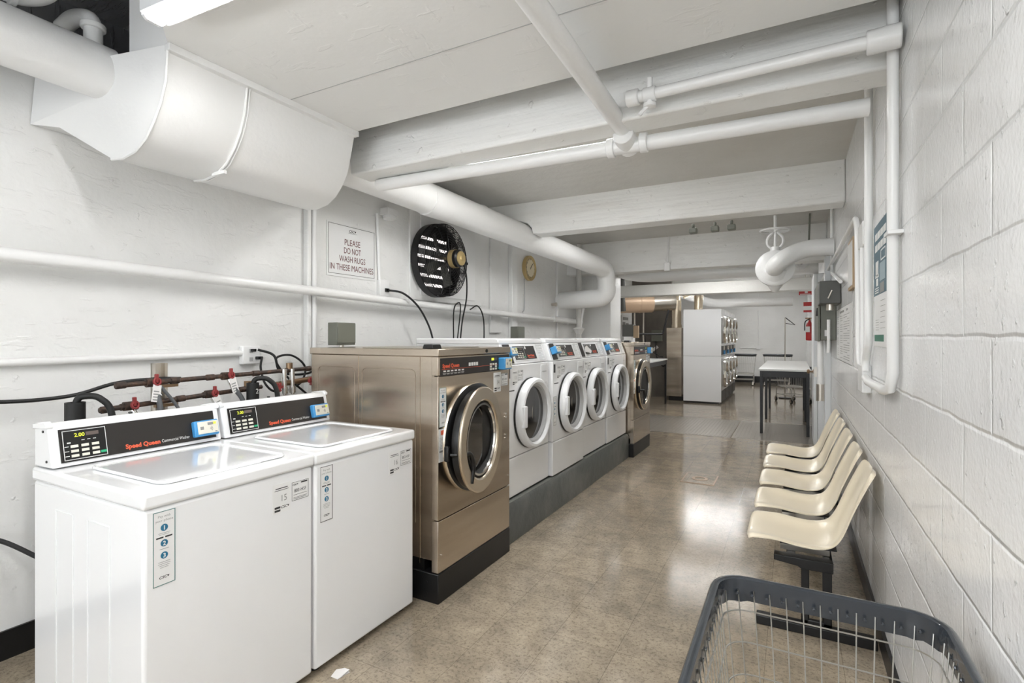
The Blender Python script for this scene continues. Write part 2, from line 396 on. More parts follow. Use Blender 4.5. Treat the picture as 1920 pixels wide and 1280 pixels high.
M['alcove'] = mat('dark_alcove_paint', (.13, .115, .10), .5, vary=((2, 2, 1), (.22, .20, .175), .4, .7))
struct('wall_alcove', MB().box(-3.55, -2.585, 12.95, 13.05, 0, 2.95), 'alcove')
struct('baseboard_left', MB().box(WL, WL + .012, -3, 2.3, 0, .13), 'baseboard')
struct('baseboard_left_far', MB().box(-3.55, -3.535, 9.3, 18.4, 0, .14), 'baseboard')
struct('baseboard_right', MB().box(WR - .014, WR, -3, 8.0, 0, .1), 'baseboard')
struct('baseboard_right_far', MB().box(WR - .014, WR, 9, 18.4, 0, .14), 'baseboard')
struct('baseboard_far', MB().box(-3.5, WR, 18.485, 18.5, 0, .2), 'baseboard')
# formwork fins on the left wall
fin = MB()
fin.box(WL, WL + .03, 5.25, 5.50, 1.5, 2.87); fin.box(WL, WL + .06, 5.72, 5.86, 1.3, 2.87); fin.box(WL, WL + .05, 2.62, 2.655, 0, 2.87)
struct('trim_fins', fin, 'wall', bevel=.008)
struct('trim_wall_panel', MB().box(WL, WL + .035, 7.2, 7.95, 0, 2.87), 'wall', bevel=.01)
# steel plates set in the floor at the doorway
for k, (a, b) in enumerate(((-3.0, -.80), (-.785, .34))):
    fp = MB().box(a, b, 8.12, 9.85, 0, .004)
    for i in range(int((b - a) / .05)):
        fp.box(a + .02 + i * .05, a + .042 + i * .05, 8.16, 9.81, .004, .007)
    tag(fp.build('floor_plate', 'grate'), ['wide ribbed steel floor plate across the doorway, left piece', 'ribbed steel floor plate in front of the open door, right piece'][k], 'floor plate', 'floor plates in the doorway')
dr = thing('floor_drain_cover', 'small rectangular brass cleanout cover set in the vinyl floor', 'floor cover', (-.84, 5.62, 0))
MB().box(-1.0, -.68, 5.42, 5.82, 0, .003).build('frame', 'brass', dr)
MB().box(-.985, -.695, 5.435, 5.805, .003, .0045).build('plate', 'floor', dr)
MB().ring((-.84, 5.62, .0045), (0, 0, 1), [(.05, 0), (.08, 0), (.08, .002), (.05, .002)], 20).build('ring', 'brass', dr)

struct('trim_soffit_joint', MB().box(-2.34, WR, 1.868, 1.873, 2.6985, 2.7005), 'plastic_grey')
# ================================================================== LIGHTS
def light(x0, x1, y, z, label, rot=0, w=.13, top=None, k='b'):
    t = thing('fluorescent_light', label, 'light', ((x0 + x1) / 2, y, z), 'fluorescent strip lights')
    h = (x1 - x0) / 2; X = t.location.x
    MB().box(X - h, X + h, y - w * .5, y + w * .5, z + .045, z + .075).build('housing', 'plastic_white', t, bevel=.004)
    MB().prism([(y - w / 2, z + .045), (y - w / 2 + .01, z + .012), (y - w * .3, z), (y + w * .3, z), (y + w / 2 - .01, z + .012), (y + w / 2, z + .045)], X - h + .01, X + h - .01, 'x').build('diffuser', 'tube_' + k, t)
    rl = MB()
    for s in (-1, 1): rl.box(X - h + .012, X + h - .012, y + s * (w / 2 + .006) - .003, y + s * (w / 2 + .006) + .003, z + .012, z + .075)
    rl.build('shield_rails', 'plastic_white', t)  # shielding strips added to keep the diffuser's glow off the ceiling
    for s in (-1, 1):
        MB().prism([(y - w / 2 - .004, z + .06), (y - w / 2 + .004, z + .008), (y - w * .3, z - .004), (y + w * .3, z - .004), (y + w / 2 - .004, z + .008), (y + w / 2 + .004, z + .06)], X + s * (h - .006) - .008, X + s * (h - .006) + .008, 'x').build('end_cap', 'plastic_white', t, bevel=.002)
    if top:
        for s in (-1, 1): MB().cyl((X + s * h * .7, y, z + .07), (X + s * h * .7, y, top), .006, 8).build('hanger_rod', 'galv', t)
    t.rotation_euler = (0, 0, rot); return t
light(-2.105, -.905, 1.115, 2.622, 'lit strip light on the soffit at the top of the picture', rot=.055, w=.085, k='a')
light(-.98, .22, .12, 2.622, 'added fill strip light on the soffit above the viewer', k='b')  # unseen lamp, added as fill for the washer fronts
light(-2.3, -1.1, -1.9, 2.622, 'added fill strip light on the soffit behind the viewer', k='d')  # unseen lamp, added as fill from behind the camera
light(-2.1, -.9, 3.22, 2.80, 'lit strip light hidden behind the nearest beam', k='c', top=2.88)
light(-1.9, -.7, 5.62, 2.79, 'lit strip light between the two far beams', k='d', top=2.88)
light(-1.80, -.48, 8.76, 2.535, 'lit strip light by the doorway', k='e', top=2.96)
light(-2.4, -1.2, 10.75, 2.74, 'added fill strip light just beyond the doorway beam', k='e', top=2.96)  # unseen lamp, added to brighten the blank side of the dryers
light(-2.3, -1.0, 13.0, 2.82, 'lit strip light above the dryers', k='f', top=2.96)
light(-1.5, -.2, 16.4, 2.82, 'lit strip light near the far wall', k='f', top=2.96)

# ================================================================== DUCT AND PIPES
Yn, Yf = 1.26, 2.35
pn = [(-2.35, 1.27, 2.70), (-2.365, 1.27, 2.55), (-2.393, 1.265, 2.462), (-2.434, 1.26, 2.39), (-2.497, 1.26, 2.325), (-2.583, 1.26, 2.282), (-2.673, 1.255, 2.265), (-2.766, 1.25, 2.272), (-3.02, 1.15, 2.43), (-3.125, 1.08, 2.44), (-3.125, 1.10, 2.70)]
pf = [(x, Yf, z) for x, z in ((-2.35, 2.70), (-2.385, 2.55), (-2.41, 2.462), (-2.45, 2.39), (-2.51, 2.325), (-2.583, 2.282), (-2.673, 2.265), (-2.766, 2.272), (-3.02, 2.40), (-3.125, 2.44), (-3.125, 2.70))]
n = len(pn); d = MB()
cn = Vector((-2.8, 1.2, 2.55)); cf = Vector((-2.8, Yf, 2.55))
d.add(list(pn) + list(pf) + [cn, cf], [(i, (i + 1) % n, n + (i + 1) % n, n + i) for i in range(n)] + [(2 * n, (i + 1) % n, i) for i in range(n)] + [(2 * n + 1, n + i, n + (i + 1) % n) for i in range(n)])
dk = thing('air_duct', 'large white painted sheet-metal duct with a rounded belly under the ceiling at left', 'duct', (-2.75, 1.8, 2.27))
d.build('duct_body', 'duct', dk, sharp=30)
fl = MB()
fl.box(-2.36, -2.325, 1.26, 2.36, 2.668, 2.70); fl.build('top_flange', 'duct', dk, bevel=.003)
def mid(t, off):
    return [Vector(a).lerp(Vector(b), t) + Vector((off * .7, 0, -off * .7 if i > 2 else 0)) for i, (a, b) in enumerate(zip(pn[:8], pf[:8]))]
MB().tube(mid(.34, .004), .006, 6).tube(mid(.355, .004), .004, 6).build('seam', 'duct', dk)
MB().tube([Vector(p) + Vector((.006, -.004, -.004)) for p in pn[:8]], .007, 6).build('edge_bead', 'duct', dk)
MB().box(-2.60, -2.50, 1.615, 1.63, 2.268, 2.285).build('bracket', 'duct', dk)

t = thing('insulated_pipe', 'thick white pipe running under the ceiling along the left wall with a double bend', 'pipe', (-2.78, 4, 2.4))
MB().cyl((-2.80, -1.5, 2.69), (-2.78, 1.24, 2.655), .118, 28).build('near_run', 'pipe', t)
MB().tube(bend([(-2.78, 2.36, 2.66), (-2.36, 7.2, 2.42), (-2.34, 7.25, 2.02), (-2.80, 7.22, 2.0), (-3.11, 7.32, 2.0)], .16, 8), .13, 28).build('far_run', 'pipe', t, sharp=60)
MB().cyl((-2.682, 3.48, 2.596), (-2.66, 3.7, 2.59), .133, 28).build('joint_band', 'pipe', t)
t = thing('pipe_elbow', 'white painted cast elbow rising beside the thick pipe at top left', 'pipe elbow', (-2.80, 1.18, 2.77))
MB().tube(bend([(-2.80, 1.19, 2.76), (-2.80, 1.19, 2.90), (-2.93, 1.17, 2.93), (-3.02, 1.16, 2.90)], .06, 6), .036, 18).build('pipe_body', 'pipe', t)
MB().cyl((-2.80, 1.19, 2.845), (-2.80, 1.19, 2.87), .048, 18).build('collar', 'pipe', t, bevel=.004)
t = thing('pipe_coupling', 'white painted coupling and bend above the thick pipe at the top left corner', 'pipe coupling', (-2.8, .93, 2.8))
MB().tube(bend([(-2.86, .62, 2.90), (-2.80, .93, 2.86), (-2.78, 1.02, 2.92), (-2.78, 1.03, 3.08)], .07, 6), .052, 18).build('pipe_body', 'pipe', t)
MB().cyl((-2.83, .78, 2.88), (-2.822, .81, 2.876), .064, 18).build('collar', 'pipe', t, bevel=.004); MB().cyl((-2.80, .90, 2.865), (-2.797, .925, 2.865), .062, 18).build('collar', 'pipe', t, bevel=.004)
tag(MB().lathe((-2.62, 1.36, 2.84), (0, 0, 1), [(.0, 0), (.04, .005), (.055, .03), (.045, .06), (.02, .09), (0, .095)], 9).build('insulation_scrap', 'cardboard'), 'torn tan scrap of insulation beside the white elbow', 'scrap')
# valve bulbs above the pipe
t = thing('wrapped_valve', 'white wrapped valve and pipe ends above the long pipe, under the slab', 'valve', (-2.85, 5.1, 2.6))
MB().tube([(-2.9, 3.9, 2.79), (-2.92, 4.6, 2.78)], .06, 20).build('pipe_stub', 'pipe', t)
for y in (4.62, 4.95): MB().lathe((-2.86, y, 2.70), (0, .3, 1), [(0, -.12), (.07, -.10), (.10, -.03), (.10, .04), (.075, .10), (0, .125)], 20).build('bulb', 'pipe', t)
MB().cyl((-2.88, 5.1, 2.76), (-2.80, 5.55, 2.72), .085, 20).build('pipe_end', 'galv', t)
MB().ring((-2.88, 3.92, 2.78), (.3, -.2, .9), [(.035, 0), (.05, 0), (.05, .01), (.035, .01)], 16).build('hand_wheel', 'galv', t)

t = thing('handrail_pipe', 'long thin white pipe along the left wall above the machines', 'pipe', (-3.02, 4, 1.68))
MB().tube([(-3.02, -1, 1.835), (-3.02, .94, 1.81), (-3.02, 1.6, 1.802), (-3.02, 2.6, 1.78), (-3.02, 4.27, 1.741), (-3.02, 6.9, 1.705)], .033, 16).build('pipe_run', 'pipe', t)
MB().cyl((-3.02, 6.85, 1.706), (-3.02, 7.95, 1.69), .042, 16).build('sleeve', 'pipe', t)
for y, z in ((4.9, 1.732), (7.4, 1.695)): MB().box(WL, -3.0, y - .012, y + .012, z - .05, z - .03).build('bracket', 'pipe', t)
t = thing('corner_riser', 'thin grey-white riser pipe beneath the bend of the thick pipe', 'pipe', (-2.93, 7.3, 1.4))
MB().tube(bend([(-2.86, 7.46, 2.86), (-2.86, 7.46, 0)], .05), .04, 12).build('pipe_run', 'slab', t)
MB().tube(spline([(-2.80, 7.5, 1.9), (-2.83, 7.48, 1.7), (-2.85, 7.5, 1.5)]), .02, 8).build('wrapped_line', 'pipe', t)
MB().lathe((-2.86, 7.46, 1.50), (0, 0, 1), [(.041, 0), (.06, .03), (.09, .08), (.04, .10)], 14).build('funnel', 'pipe', t)

# pipes across the ceiling at the near beam
tag(MB().tube(bend([(-.72, -1.2, 2.64), (-.765, 1.0, 2.60), (-.795, 2.82, 2.55)], .3), .043, 20).build('ceiling_pipe', 'pipe'), 'white pipe running away under the soffit to the cross pipe', 'pipe')
t = thing('cross_pipe', 'long white pipe crossing the room under the nearest beam', 'pipe', (-.9, 2.80, 2.45))
MB().tube([(-2.5, 2.72, 2.49), (-.75, 2.79, 2.485), (.30, 2.83, 2.485)], .04, 18).build('pipe_run', 'pipe', t)
MB().tube([(-.79, 2.70, 2.52), (-.79, 2.84, 2.49)], .055, 18).build('tee_fitting', 'pipe', t, bevel=.004)
for x in (-.90, -.72): MB().cyl((x, 2.785, 2.486), (x + .04, 2.787, 2.486), .052, 16).build('collar', 'pipe', t, bevel=.004)
t = thing('upper_cross_pipe', 'short white pipe along the face of the nearest beam with a capped end and stopcock', 'pipe', (-.15, 2.42, 2.5))
MB().tube([(-.66, 2.46, 2.585), (.345, 2.42, 2.585)], .026, 16).build('pipe_run', 'pipe', t)
for x0, x1, r in ((-.70, -.64, .038), (-.62, -.56, .034), (.25, .36, .045)): MB().cyl((x0, 2.46 if x0 < 0 else 2.43, 2.585), (x1, 2.458 if x0 < 0 else 2.42, 2.585), r, 16).build('collar', 'pipe', t, bevel=.005)
MB().cyl((-.59, 2.455, 2.53), (-.59, 2.455, 2.66), .014, 10).lathe((-.59, 2.455, 2.52), (0, 0, 1), [(0, 0), (.03, .005), (.03, .02), (0, .025)], 12).cyl((-.635, 2.44, 2.49), (-.59, 2.455, 2.54), .01, 8).build('stopcock', 'pipe', t)
t = thing('bleed_valve', 'small white bleed valve where the two ceiling pipes meet', 'valve', (-.83, 2.66, 2.58))
MB().cyl((-.83, 2.68, 2.55), (-.83, 2.66, 2.68), .012, 10).cyl((-.86, 2.66, 2.63), (-.79, 2.66, 2.63), .01, 8).cyl((-.83, 2.67, 2.58), (-.83, 2.665, 2.61), .024, 12).build('body', 'pipe', t)
MB().ring((-.83, 2.66, 2.64), (0, .1, 1), [(.022, 0), (.03, 0), (.03, .006), (.022, .006)], 14).build('hand_wheel', 'pipe', t)
tag(MB().tube([(.343, 2.50, 3.07), (.343, 2.50, 1.31), (.341, 2.55, 1.245), (.339, 2.70, 1.225), (.338, 3.2, 1.222), (.338, 3.32, 1.235)], .02, 14).build('wall_conduit', 'pipe'), 'white conduit coming down the right wall nearest the viewer and turning away', 'conduit', None)
tag(MB().tube(bend([(.343, 3.25, 2.85), (.343, 3.25, 1.42), (.343, 3.36, 1.33), (.343, 3.36, 1.27)], .05), .019, 14).build('wall_conduit', 'pipe'), 'white vertical conduit on the right wall just left of the slate poster', 'conduit')
tag(MB().tube(bend([(.343, 8.0, 2.20), (.343, 3.86, 2.19), (.343, 3.78, 2.1), (.343, 3.70, 1.32), (.343, 3.45, 1.24)], .09), .016, 14).build('wall_conduit', 'pipe'), 'white conduit framing the noticeboard, running along the right wall then down', 'conduit')
tag(MB().tube([(.343, 3.5, 1.95), (.343, 3.5, 1.3)], .014, 12).build('wall_conduit', 'pipe'), 'short thin conduit below the small junction box on the right wall', 'conduit')
for y in (2.50,):
    tag(MB().box(.318, WR, y - .06, y + .04, 1.845, 1.86).build('conduit_strap', 'pipe', bevel=.002), 'white strap holding the nearest wall conduit', 'strap')
jb = MB().box(.33, WR, 3.38, 3.60, 1.95, 2.08); tag(jb.build('junction_box', 'pipe', bevel=.005), 'white painted junction box high on the right wall between conduits', 'junction box')
tag(MB().box(.325, WR, 3.36, 3.56, 1.15, 1.30).build('junction_box', 'pipe', bevel=.006), 'white painted junction box where the conduits meet low on the right wall', 'junction box')
tag(MB().tube(bend([(.345, 6.2, 2.85), (.345, 6.2, 2.1), (.34, 5.0, 1.9)], .05), .014, 10).build('wall_conduit', 'pipe'), 'thin conduit dropping from the far beam to the fuse box', 'conduit')

# big gate valve and elbow at right
t = thing('gate_valve', 'large white gate valve with a handwheel hanging from the elbow pipe at right', 'valve', (-.17, 6.25, 2.0))
MB().tube(bend([(.36, 6.15, 2.36), (.08, 6.15, 2.36), (-.17, 6.0, 2.2), (-.17, 6.35, 2.15)], .2, 8), .088, 24).build('elbow_pipe', 'pipe', t, sharp=60)
MB().lathe((-.17, 6.18, 2.185), (0, 1, -.05), [(.05, 0), (.17, .004), (.19, .02), (.19, .07), (.17, .09), (.12, .12)], 32).build('flange', 'pipe', t)
MB().lathe((-.17, 6.28, 2.08), (0, 0, -1), [(.15, -.06), (.13, .02), (.07, .08), (.03, .14), (0, .15)], 24).build('bonnet', 'pipe', t)
MB().lathe((-.17, 6.3, 2.30), (0, 0, 1), [(.10, 0), (.11, .03), (.05, .08), (.045, .12)], 20).build('neck', 'pipe', t)
yk = MB()
for s in (-1, 1): yk.tube(spline([(-.17 + s * .03, 6.3, 2.40), (-.17 + s * .072, 6.3, 2.45), (-.17 + s * .072, 6.3, 2.52), (-.17 + s * .02, 6.3, 2.58)]), .013, 8)
yk.cyl((-.17, 6.3, 2.38), (-.17, 6.3, 2.60), .014, 10); yk.build('yoke', 'pipe', t)
hw = MB().tube([(-.17 + .145 * math.cos(a * PI / 12), 6.3 + .145 * math.sin(a * PI / 12), 2.60) for a in range(24)], .011, 8, closed=True)
for a in range(4): hw.cyl((-.17, 6.3, 2.595), (-.17 + .14 * math.cos(a * PI / 2 + .4), 6.3 + .14 * math.sin(a * PI / 2 + .4), 2.60), .01, 8)
hw.build('hand_wheel', 'pipe', t); MB().cyl((-.17, 6.3, 2.58), (-.17, 6.3, 2.76), .016, 10).build('stem', 'pipe', t)
tag(MB().tube(bend([(-3.1, 8.7, 2.72), (-2.15, 8.2, 2.40), (.30, 8.2, 2.40)], .3, 8), .095, 22).build('doorway_pipe', 'pipe'), 'white insulated pipe crossing just behind the far beam', 'pipe')
tag(MB().tube(bend([(-2.72, 13.45, 2.60), (-1.9, 15.0, 2.36), (.0, 15.0, 2.36)], .3, 8), .115, 22).cyl((-.8, 15.0, 2.40), (-.8, 15.0, 2.955), .012, 8).build('far_pipe', 'pipe'), 'white insulated pipe with an angled bend above the far dryers', 'pipe')
tag(MB().box(.15, .22, 8.75, 8.9, 2.52, 2.56).build('detector_base', 'plastic_white'), 'small mounting plate by the smoke detector', 'mount')
t = thing('smoke_detector', 'round white detector with a dark centre above the open door', 'detector', (.09, 8.02, 2.47))
MB().lathe((.10, 8.06, 2.46), (0, -1, 0), [(.09, 0), (.09, .03), (.07, .05), (0, .055)], 24).build('housing', 'plastic_white', t)
MB().lathe((.10, 8.00, 2.45), (0, -1, 0), [(.025, 0), (.02, .01), (0, .012)], 12).build('sensor', 'black', t)
# small fittings
for x, lb in ((-.84, 'hanging rusty clip with a bent tail'), (-.645, 'middle rusty clip'), (-.50, 'rusty clip nearest the handwheel')):
    b = MB().box(x - .012, x + .012, 5.2, 5.24, 2.49, 2.53).box(x - .035, x + .035, 5.18, 5.26, 2.44, 2.49)
    tag(b.build('beam_clip', 'breaker', bevel=.008), lb + ' under the middle beam', 'clip', 'clips under the middle beam')
t = thing('light_pull', 'thin white cable run ending in a small box on the far beam face', 'cable', (-1.56, 7.53, 2.4))
MB().cyl((-1.535, 7.535, 2.95), (-1.56, 7.535, 2.5), .012, 8).build('cable', 'pipe', t)
MB().box(-1.60, -1.52, 7.49, 7.55, 2.38, 2.50).build('box', 'pipe', t, bevel=.006)
tag(MB().cyl((.17, 6.9, 2.875), (.16, 6.9, 2.55), .010, 8).box(.14, .18, 6.88, 6.92, 2.47, 2.56).build('hanging_plug', 'breaker'), 'small grey plug hanging on a cord above the elbow pipe', 'plug')

# ================================================================== LEFT WALL ITEMS
LW = Fr((WL, 0, 0), (0, 1, 0), (0, 0, 1))
def csc(mb, fr, a, b, s, c, align='C'):
    """the three letter mark with its small heart-shaped leaf"""
    mb.ftext(fr, 'CSC', a - s * .35, b, s, c, align, bold=.02, xs=1.15, slant=.15)
    x = a + s * 1.05
    mb.add([fr.p(x, b + s * .05, c), fr.p(x + s * .24, b + s * .38, c), fr.p(x + s * .24, b + s * .66, c), fr.p(x, b + s * .56, c), fr.p(x - s * .24, b + s * .66, c), fr.p(x - s * .24, b + s * .38, c)], [(0, 1, 2, 3, 4, 5)])
t = thing('wall_sign', 'white sign reading PLEASE DO NOT WASH RUGS IN THESE MACHINES on the left wall', 'sign', (WL, 3.1, 1.95))
MB().fbox(LW, 2.835, 3.36, 1.925, 2.345, 0, .006).build('board', 'sticker', t)
MB().frame(LW, 2.848, 3.347, 1.945, 2.332, .003, .006, .0068).build('border', 'black_ink', t)
L = MB(); csc(L, LW, 3.098, 2.287, .028, .0072); L.fbox(LW, 3.055, 3.145, 2.279, 2.281, .006, .0072)
L.build('logo', 'black_ink', t)
L = MB()
for s, wd, b in (('PLEASE', .168, 2.180), ('DO NOT', .182, 2.114), ('WASH RUGS', .282, 2.047), ('IN THESE MACHINES', .468, 1.978)):
    vs_, _ = text_geo(s, 0.0); w0 = (max(v.x for v in vs_) - min(v.x for v in vs_)) * .068
    L.ftext(LW, s, 3.098, b, .068, .0072, 'C', xs=wd / w0)
L.build('lettering', 'darkred_ink', t)

t = thing('wall_clock', 'round gold-rimmed clock with a cream face on the left wall', 'clock', (WL, 6.24, 2.2))
CF = Fr((-3.085, 6.26, 2.37), (0, 1, 0), (0, 0, 1))
MB().ring(CF.o - Vector((.045, 0, 0)), (1, 0, 0), [(.0001, 0), (.16, 0), (.168, .01), (.168, .045), (.162, .052), (.155, .047), (.0001, .043)], 40).build('case', 'gold', t)
MB().fdisc(CF, 0, 0, .154, -.002, .001, 40).build('face', 'clockface', t)
L = MB()
for h in range(1, 13):
    a = PI / 2 - h * PI / 6; L.ftext(CF, str(h), .118 * math.cos(a), .118 * math.sin(a) - .011, .032, .002, 'C')
L.build('numerals', 'black_ink', t)
L = MB()
for ang, ln, wd in ((PI / 2 - 1.33 * PI / 6, .075, .006), (PI / 2 - 7 * PI / 30 * 1.05, .115, .004)):
    f = Fr(CF.o, CF.u * math.cos(ang) + CF.v * math.sin(ang), CF.v * math.cos(ang) - CF.u * math.sin(ang)); L.fbox(f, -.02, ln, -wd / 2, wd / 2, .003, .005)
L.build('hands', 'black_ink', t)
tag(MB().tube(spline([(-3.11, 6.12, 2.22), (-3.11, 6.13, 2.0), (-3.11, 6.12, 1.82), (-3.11, 6.08, 1.78)]), .006, 6).build('clock_cord', 'plastic_grey'), 'thin twisted cord hanging below the clock', 'cord')

t = thing('fan_mounting_board', 'square white board fixed to the left wall behind the fan', 'board', (WL, 4.3, 1.7))
MB().box(WL, WL + .02, 3.80, 5.05, 1.80, 2.66).build('board', 'wall', t, bevel=.004)
MB().box(WL + .02, WL + .035, 3.94, 4.90, 1.85, 2.62).build('inner_board', 'duct', t, bevel=.004)
t = thing('exhaust_fan', 'round black caged exhaust fan on the left wall with a gold motor', 'fan', (WL + .035, 4.12, 1.85))
fc = Vector((-2.93, 4.13, 2.19)); FF = Fr(fc, (0, 1, 0), (0, 0, 1)); R0 = .345
MB().fdisc(Fr(fc - Vector((.15, 0, 0)), (0, 1, 0), (0, 0, 1)), 0, 0, R0 - .01, 0, .01, 40).build('back_panel', 'black', t)
sl = MB()
for i in range(6):
    b = .20 - i * .088; hw = math.sqrt((R0 - .02) ** 2 - b * b) * .97
    sl.fbox(Fr(fc - Vector((.138, 0, 0)), (0, 1, 0), (0, 0, 1)), -hw, hw * (.7 if i < 4 else .5), b - .013, b + .013, 0, .004)
sl.build('louvre_slats', 'daylight_glow', t)
MB().ring(fc - Vector((.155, 0, 0)), (1, 0, 0), [(R0, 0), (R0 + .008, 0), (R0 + .008, .075), (R0, .075)], 48).build('shroud', 'blackmetal', t)
wr = MB()
for x in (-.065, -.05, -.035, -.02, -.005): wr.tube([FF.p(R0 * math.cos(a * PI / 24), R0 * math.sin(a * PI / 24), x) for a in range(48)], .003, 5, closed=True)
for a in range(24): wr.cyl(FF.p(R0 * math.cos(a * PI / 12), R0 * math.sin(a * PI / 12), -.08), FF.p(R0 * math.cos(a * PI / 12), R0 * math.sin(a * PI / 12), .004), .003, 5)
for k in range(13):
    r = .06 + k * .0237; x = .03 * (1 - (r / R0) ** 2)
    wr.tube([FF.p(r * math.cos(a * PI / 20), r * math.sin(a * PI / 20), x) for a in range(40)], .0028, 5, closed=True)
for k in range(16):
    a = k * PI / 8 + .1
    wr.tube([FF.p(r * math.cos(a), r * math.sin(a), .03 * (1 - (r / R0) ** 2) + .004) for r in (.05, .15, .25, R0)], .0035, 5)
wr.build('guard', 'blackmetal', t)
bl = MB()
for k in range(4):
    a = k * PI / 2 + .5; f = Fr(fc - Vector((.07, 0, 0)), (0, math.cos(a), math.sin(a)), (.35, -math.sin(a), math.cos(a)))
    bl.add([f.p(.05, -.03), f.p(.26, -.06), f.p(.27, .05), f.p(.06, .04), f.p(.05, -.03, .004), f.p(.26, -.06, .004), f.p(.27, .05, .004), f.p(.06, .04, .004)], [(0, 1, 2, 3), (4, 7, 6, 5), (0, 4, 5, 1), (1, 5, 6, 2), (2, 6, 7, 3), (3, 7, 4, 0)])
bl.build('blades', 'switch', t)
MB().lathe(FF.p(0.02, .01, .01), (1, 0, 0), [(.075, 0), (.085, .02), (.085, .12), (.07, .135)], 24).build('motor', 'blackmetal', t)
MB().ring(FF.p(0.02, .01, .05), (1, 0, 0), [(.086, 0), (.088, 0), (.088, .05), (.086, .05)], 24).build('motor_label', 'gold', t)
MB().lathe(FF.p(0.02, .01, .14), (1, 0, 0), [(.068, 0), (.068, .015), (.03, .02), (.025, .03), (0, .03)], 20).build('motor_cap', 'gold', t)
MB().fbox(FF, -.30, .30, -.012, .012, .03, .045).fbox(FF, -.012, .012, -.06, .06, .03, .045).build('motor_bar', 'blackmetal', t)
tag(MB().tube(spline([(-2.80, 4.20, 2.17), (-2.86, 4.36, 2.06), (-2.93, 4.47, 1.85), (-2.97, 4.45, 1.6), (-2.97, 4.40, 1.3)]), .008, 6).build('power_cord', 'rubber'), 'black cord hanging from the fan down behind the machines', 'cord')
tag(MB().tube(spline([(-2.97, 4.30, 1.35), (-2.97, 4.30, 1.7), (-2.96, 4.35, 1.79), (-2.97, 4.42, 1.75), (-2.97, 4.36, 1.4)]), .007, 6).build('looped_cord', 'rubber'), 'black cord looped over the wall pipe left of the fan cord', 'cord')
tag(MB().tube(spline([(-2.97, 4.60, 1.74), (-2.95, 4.72, 1.78), (-2.96, 4.85, 1.65), (-2.97, 4.88, 1.35)]), .007, 6).build('looped_cord', 'rubber'), 'black cord looped over the wall pipe right of the fan cord', 'cord')
t = thing('wall_outlet', 'white outlet box with a cord on the left wall below the rug sign', 'outlet', (WL, 3.42, 1.81))
MB().box(WL, WL + .04, 3.38, 3.50, 1.80, 1.94).build('box', 'pipe', t, bevel=.005)
MB().box(WL + .04, WL + .055, 3.44, 3.48, 1.84, 1.87).build('plug', 'black', t)
tag(MB().cyl((WL + .015, 3.40, 1.94), (WL + .015, 3.37, 2.5), .014, 10).build('wall_conduit', 'pipe'), 'white conduit rising beside the rug sign on the left wall', 'conduit')
tag(MB().cyl((WL + .03, 2.69, 0.9), (WL + .03, 2.69, 2.5), .022, 12).build('wall_conduit', 'pipe'), 'white vertical pipe in the corner behind the nearest steel washer', 'conduit')
tag(MB().tube(spline([(-3.07, 3.46, 1.855), (-2.98, 3.55, 1.83), (-2.92, 3.68, 1.72), (-2.88, 3.78, 1.55), (-2.85, 3.82, 1.38)]), .009, 8).build('power_cord', 'rubber'), 'black power cord dropping from the outlet under the rug sign', 'cord')
tag(MB().box(WL, WL + .09, 3.42, 3.56, 2.50, 2.56).lathe((WL + .05, 3.49, 2.50), (0, 0, -1), [(.06, 0), (.06, .03), (0, .035)], 16).build('wall_sounder', 'pipe', bevel=.004), 'small white box under the thick pipe beside the rug sign', 'box')
t = thing('wall_outlet', 'white double outlet box at the end of the low conduit above the top-load washers', 'outlet', (WL, 2.16, 1.28))
MB().box(WL, WL + .045, 2.12, 2.245, 1.275, 1.395).build('box', 'pipe', t, bevel=.008)
ow = Fr((WL + .045, 2.12, 1.275), (0, 1, 0), (0, 0, 1))
L = MB().fbox(ow, .045, .068, .075, .1, 0, .004).fbox(ow, .045, .068, .02, .045, 0, .004); L.build('socket', 'plastic_grey', t)
MB().fbox(ow, .05, .075, .082, .1, .004, .03).fbox(ow, .085, .11, .03, .05, .0, .03).build('plug', 'black', t, bevel=.003)
tag(MB().tube([(-3.105, -.5, 1.35), (-3.105, .9, 1.335), (-3.105, 1.5, 1.34), (-3.105, 2.13, 1.348)], .018, 12).build('wall_conduit', 'pipe'), 'low white conduit running to the double outlet above the top-load washers', 'conduit')
K = lambda name, pts, r, lb, m='rubber': tag(MB().tube(spline(pts), r, 8).build(name, m), lb, 'cord' if 'cord' in name else 'cable')
K('power_cord', [(-3.05, 2.2, 1.37), (-3.0, 2.28, 1.33), (-2.98, 2.32, 1.22), (-2.95, 2.5, 1.20), (-2.9, 2.62, 1.27)], .008, 'black cord from the upper socket curling right')
K('power_cord', [(-3.05, 2.23, 1.32), (-2.98, 2.17, 1.25), (-2.93, 2.17, 1.15), (-2.92, 2.25, 1.10), (-2.92, 2.42, 1.14), (-2.92, 2.46, 1.25), (-2.93, 2.36, 1.33), (-2.94, 2.25, 1.31), (-2.95, 2.33, 1.2), (-2.93, 2.5, 1.05)], .007, 'black cord from the lower socket in a round coil')
K('wall_cable', [(-3.08, .7, 1.20), (-3.06, .97, 1.165), (-3.04, 1.2, 1.17), (-2.98, 1.36, 1.22), (-2.90, 1.5, 1.235), (-2.88, 1.62, 1.23)], .009, 'black cable sweeping along the wall to the upper iron pipe')
K('floor_cable', [(-3.1, .8, .62), (-3.08, .95, .56), (-2.95, 1.05, .47), (-2.8, 1.1, .42)], .010, 'black cable low on the wall left of the nearest washer')

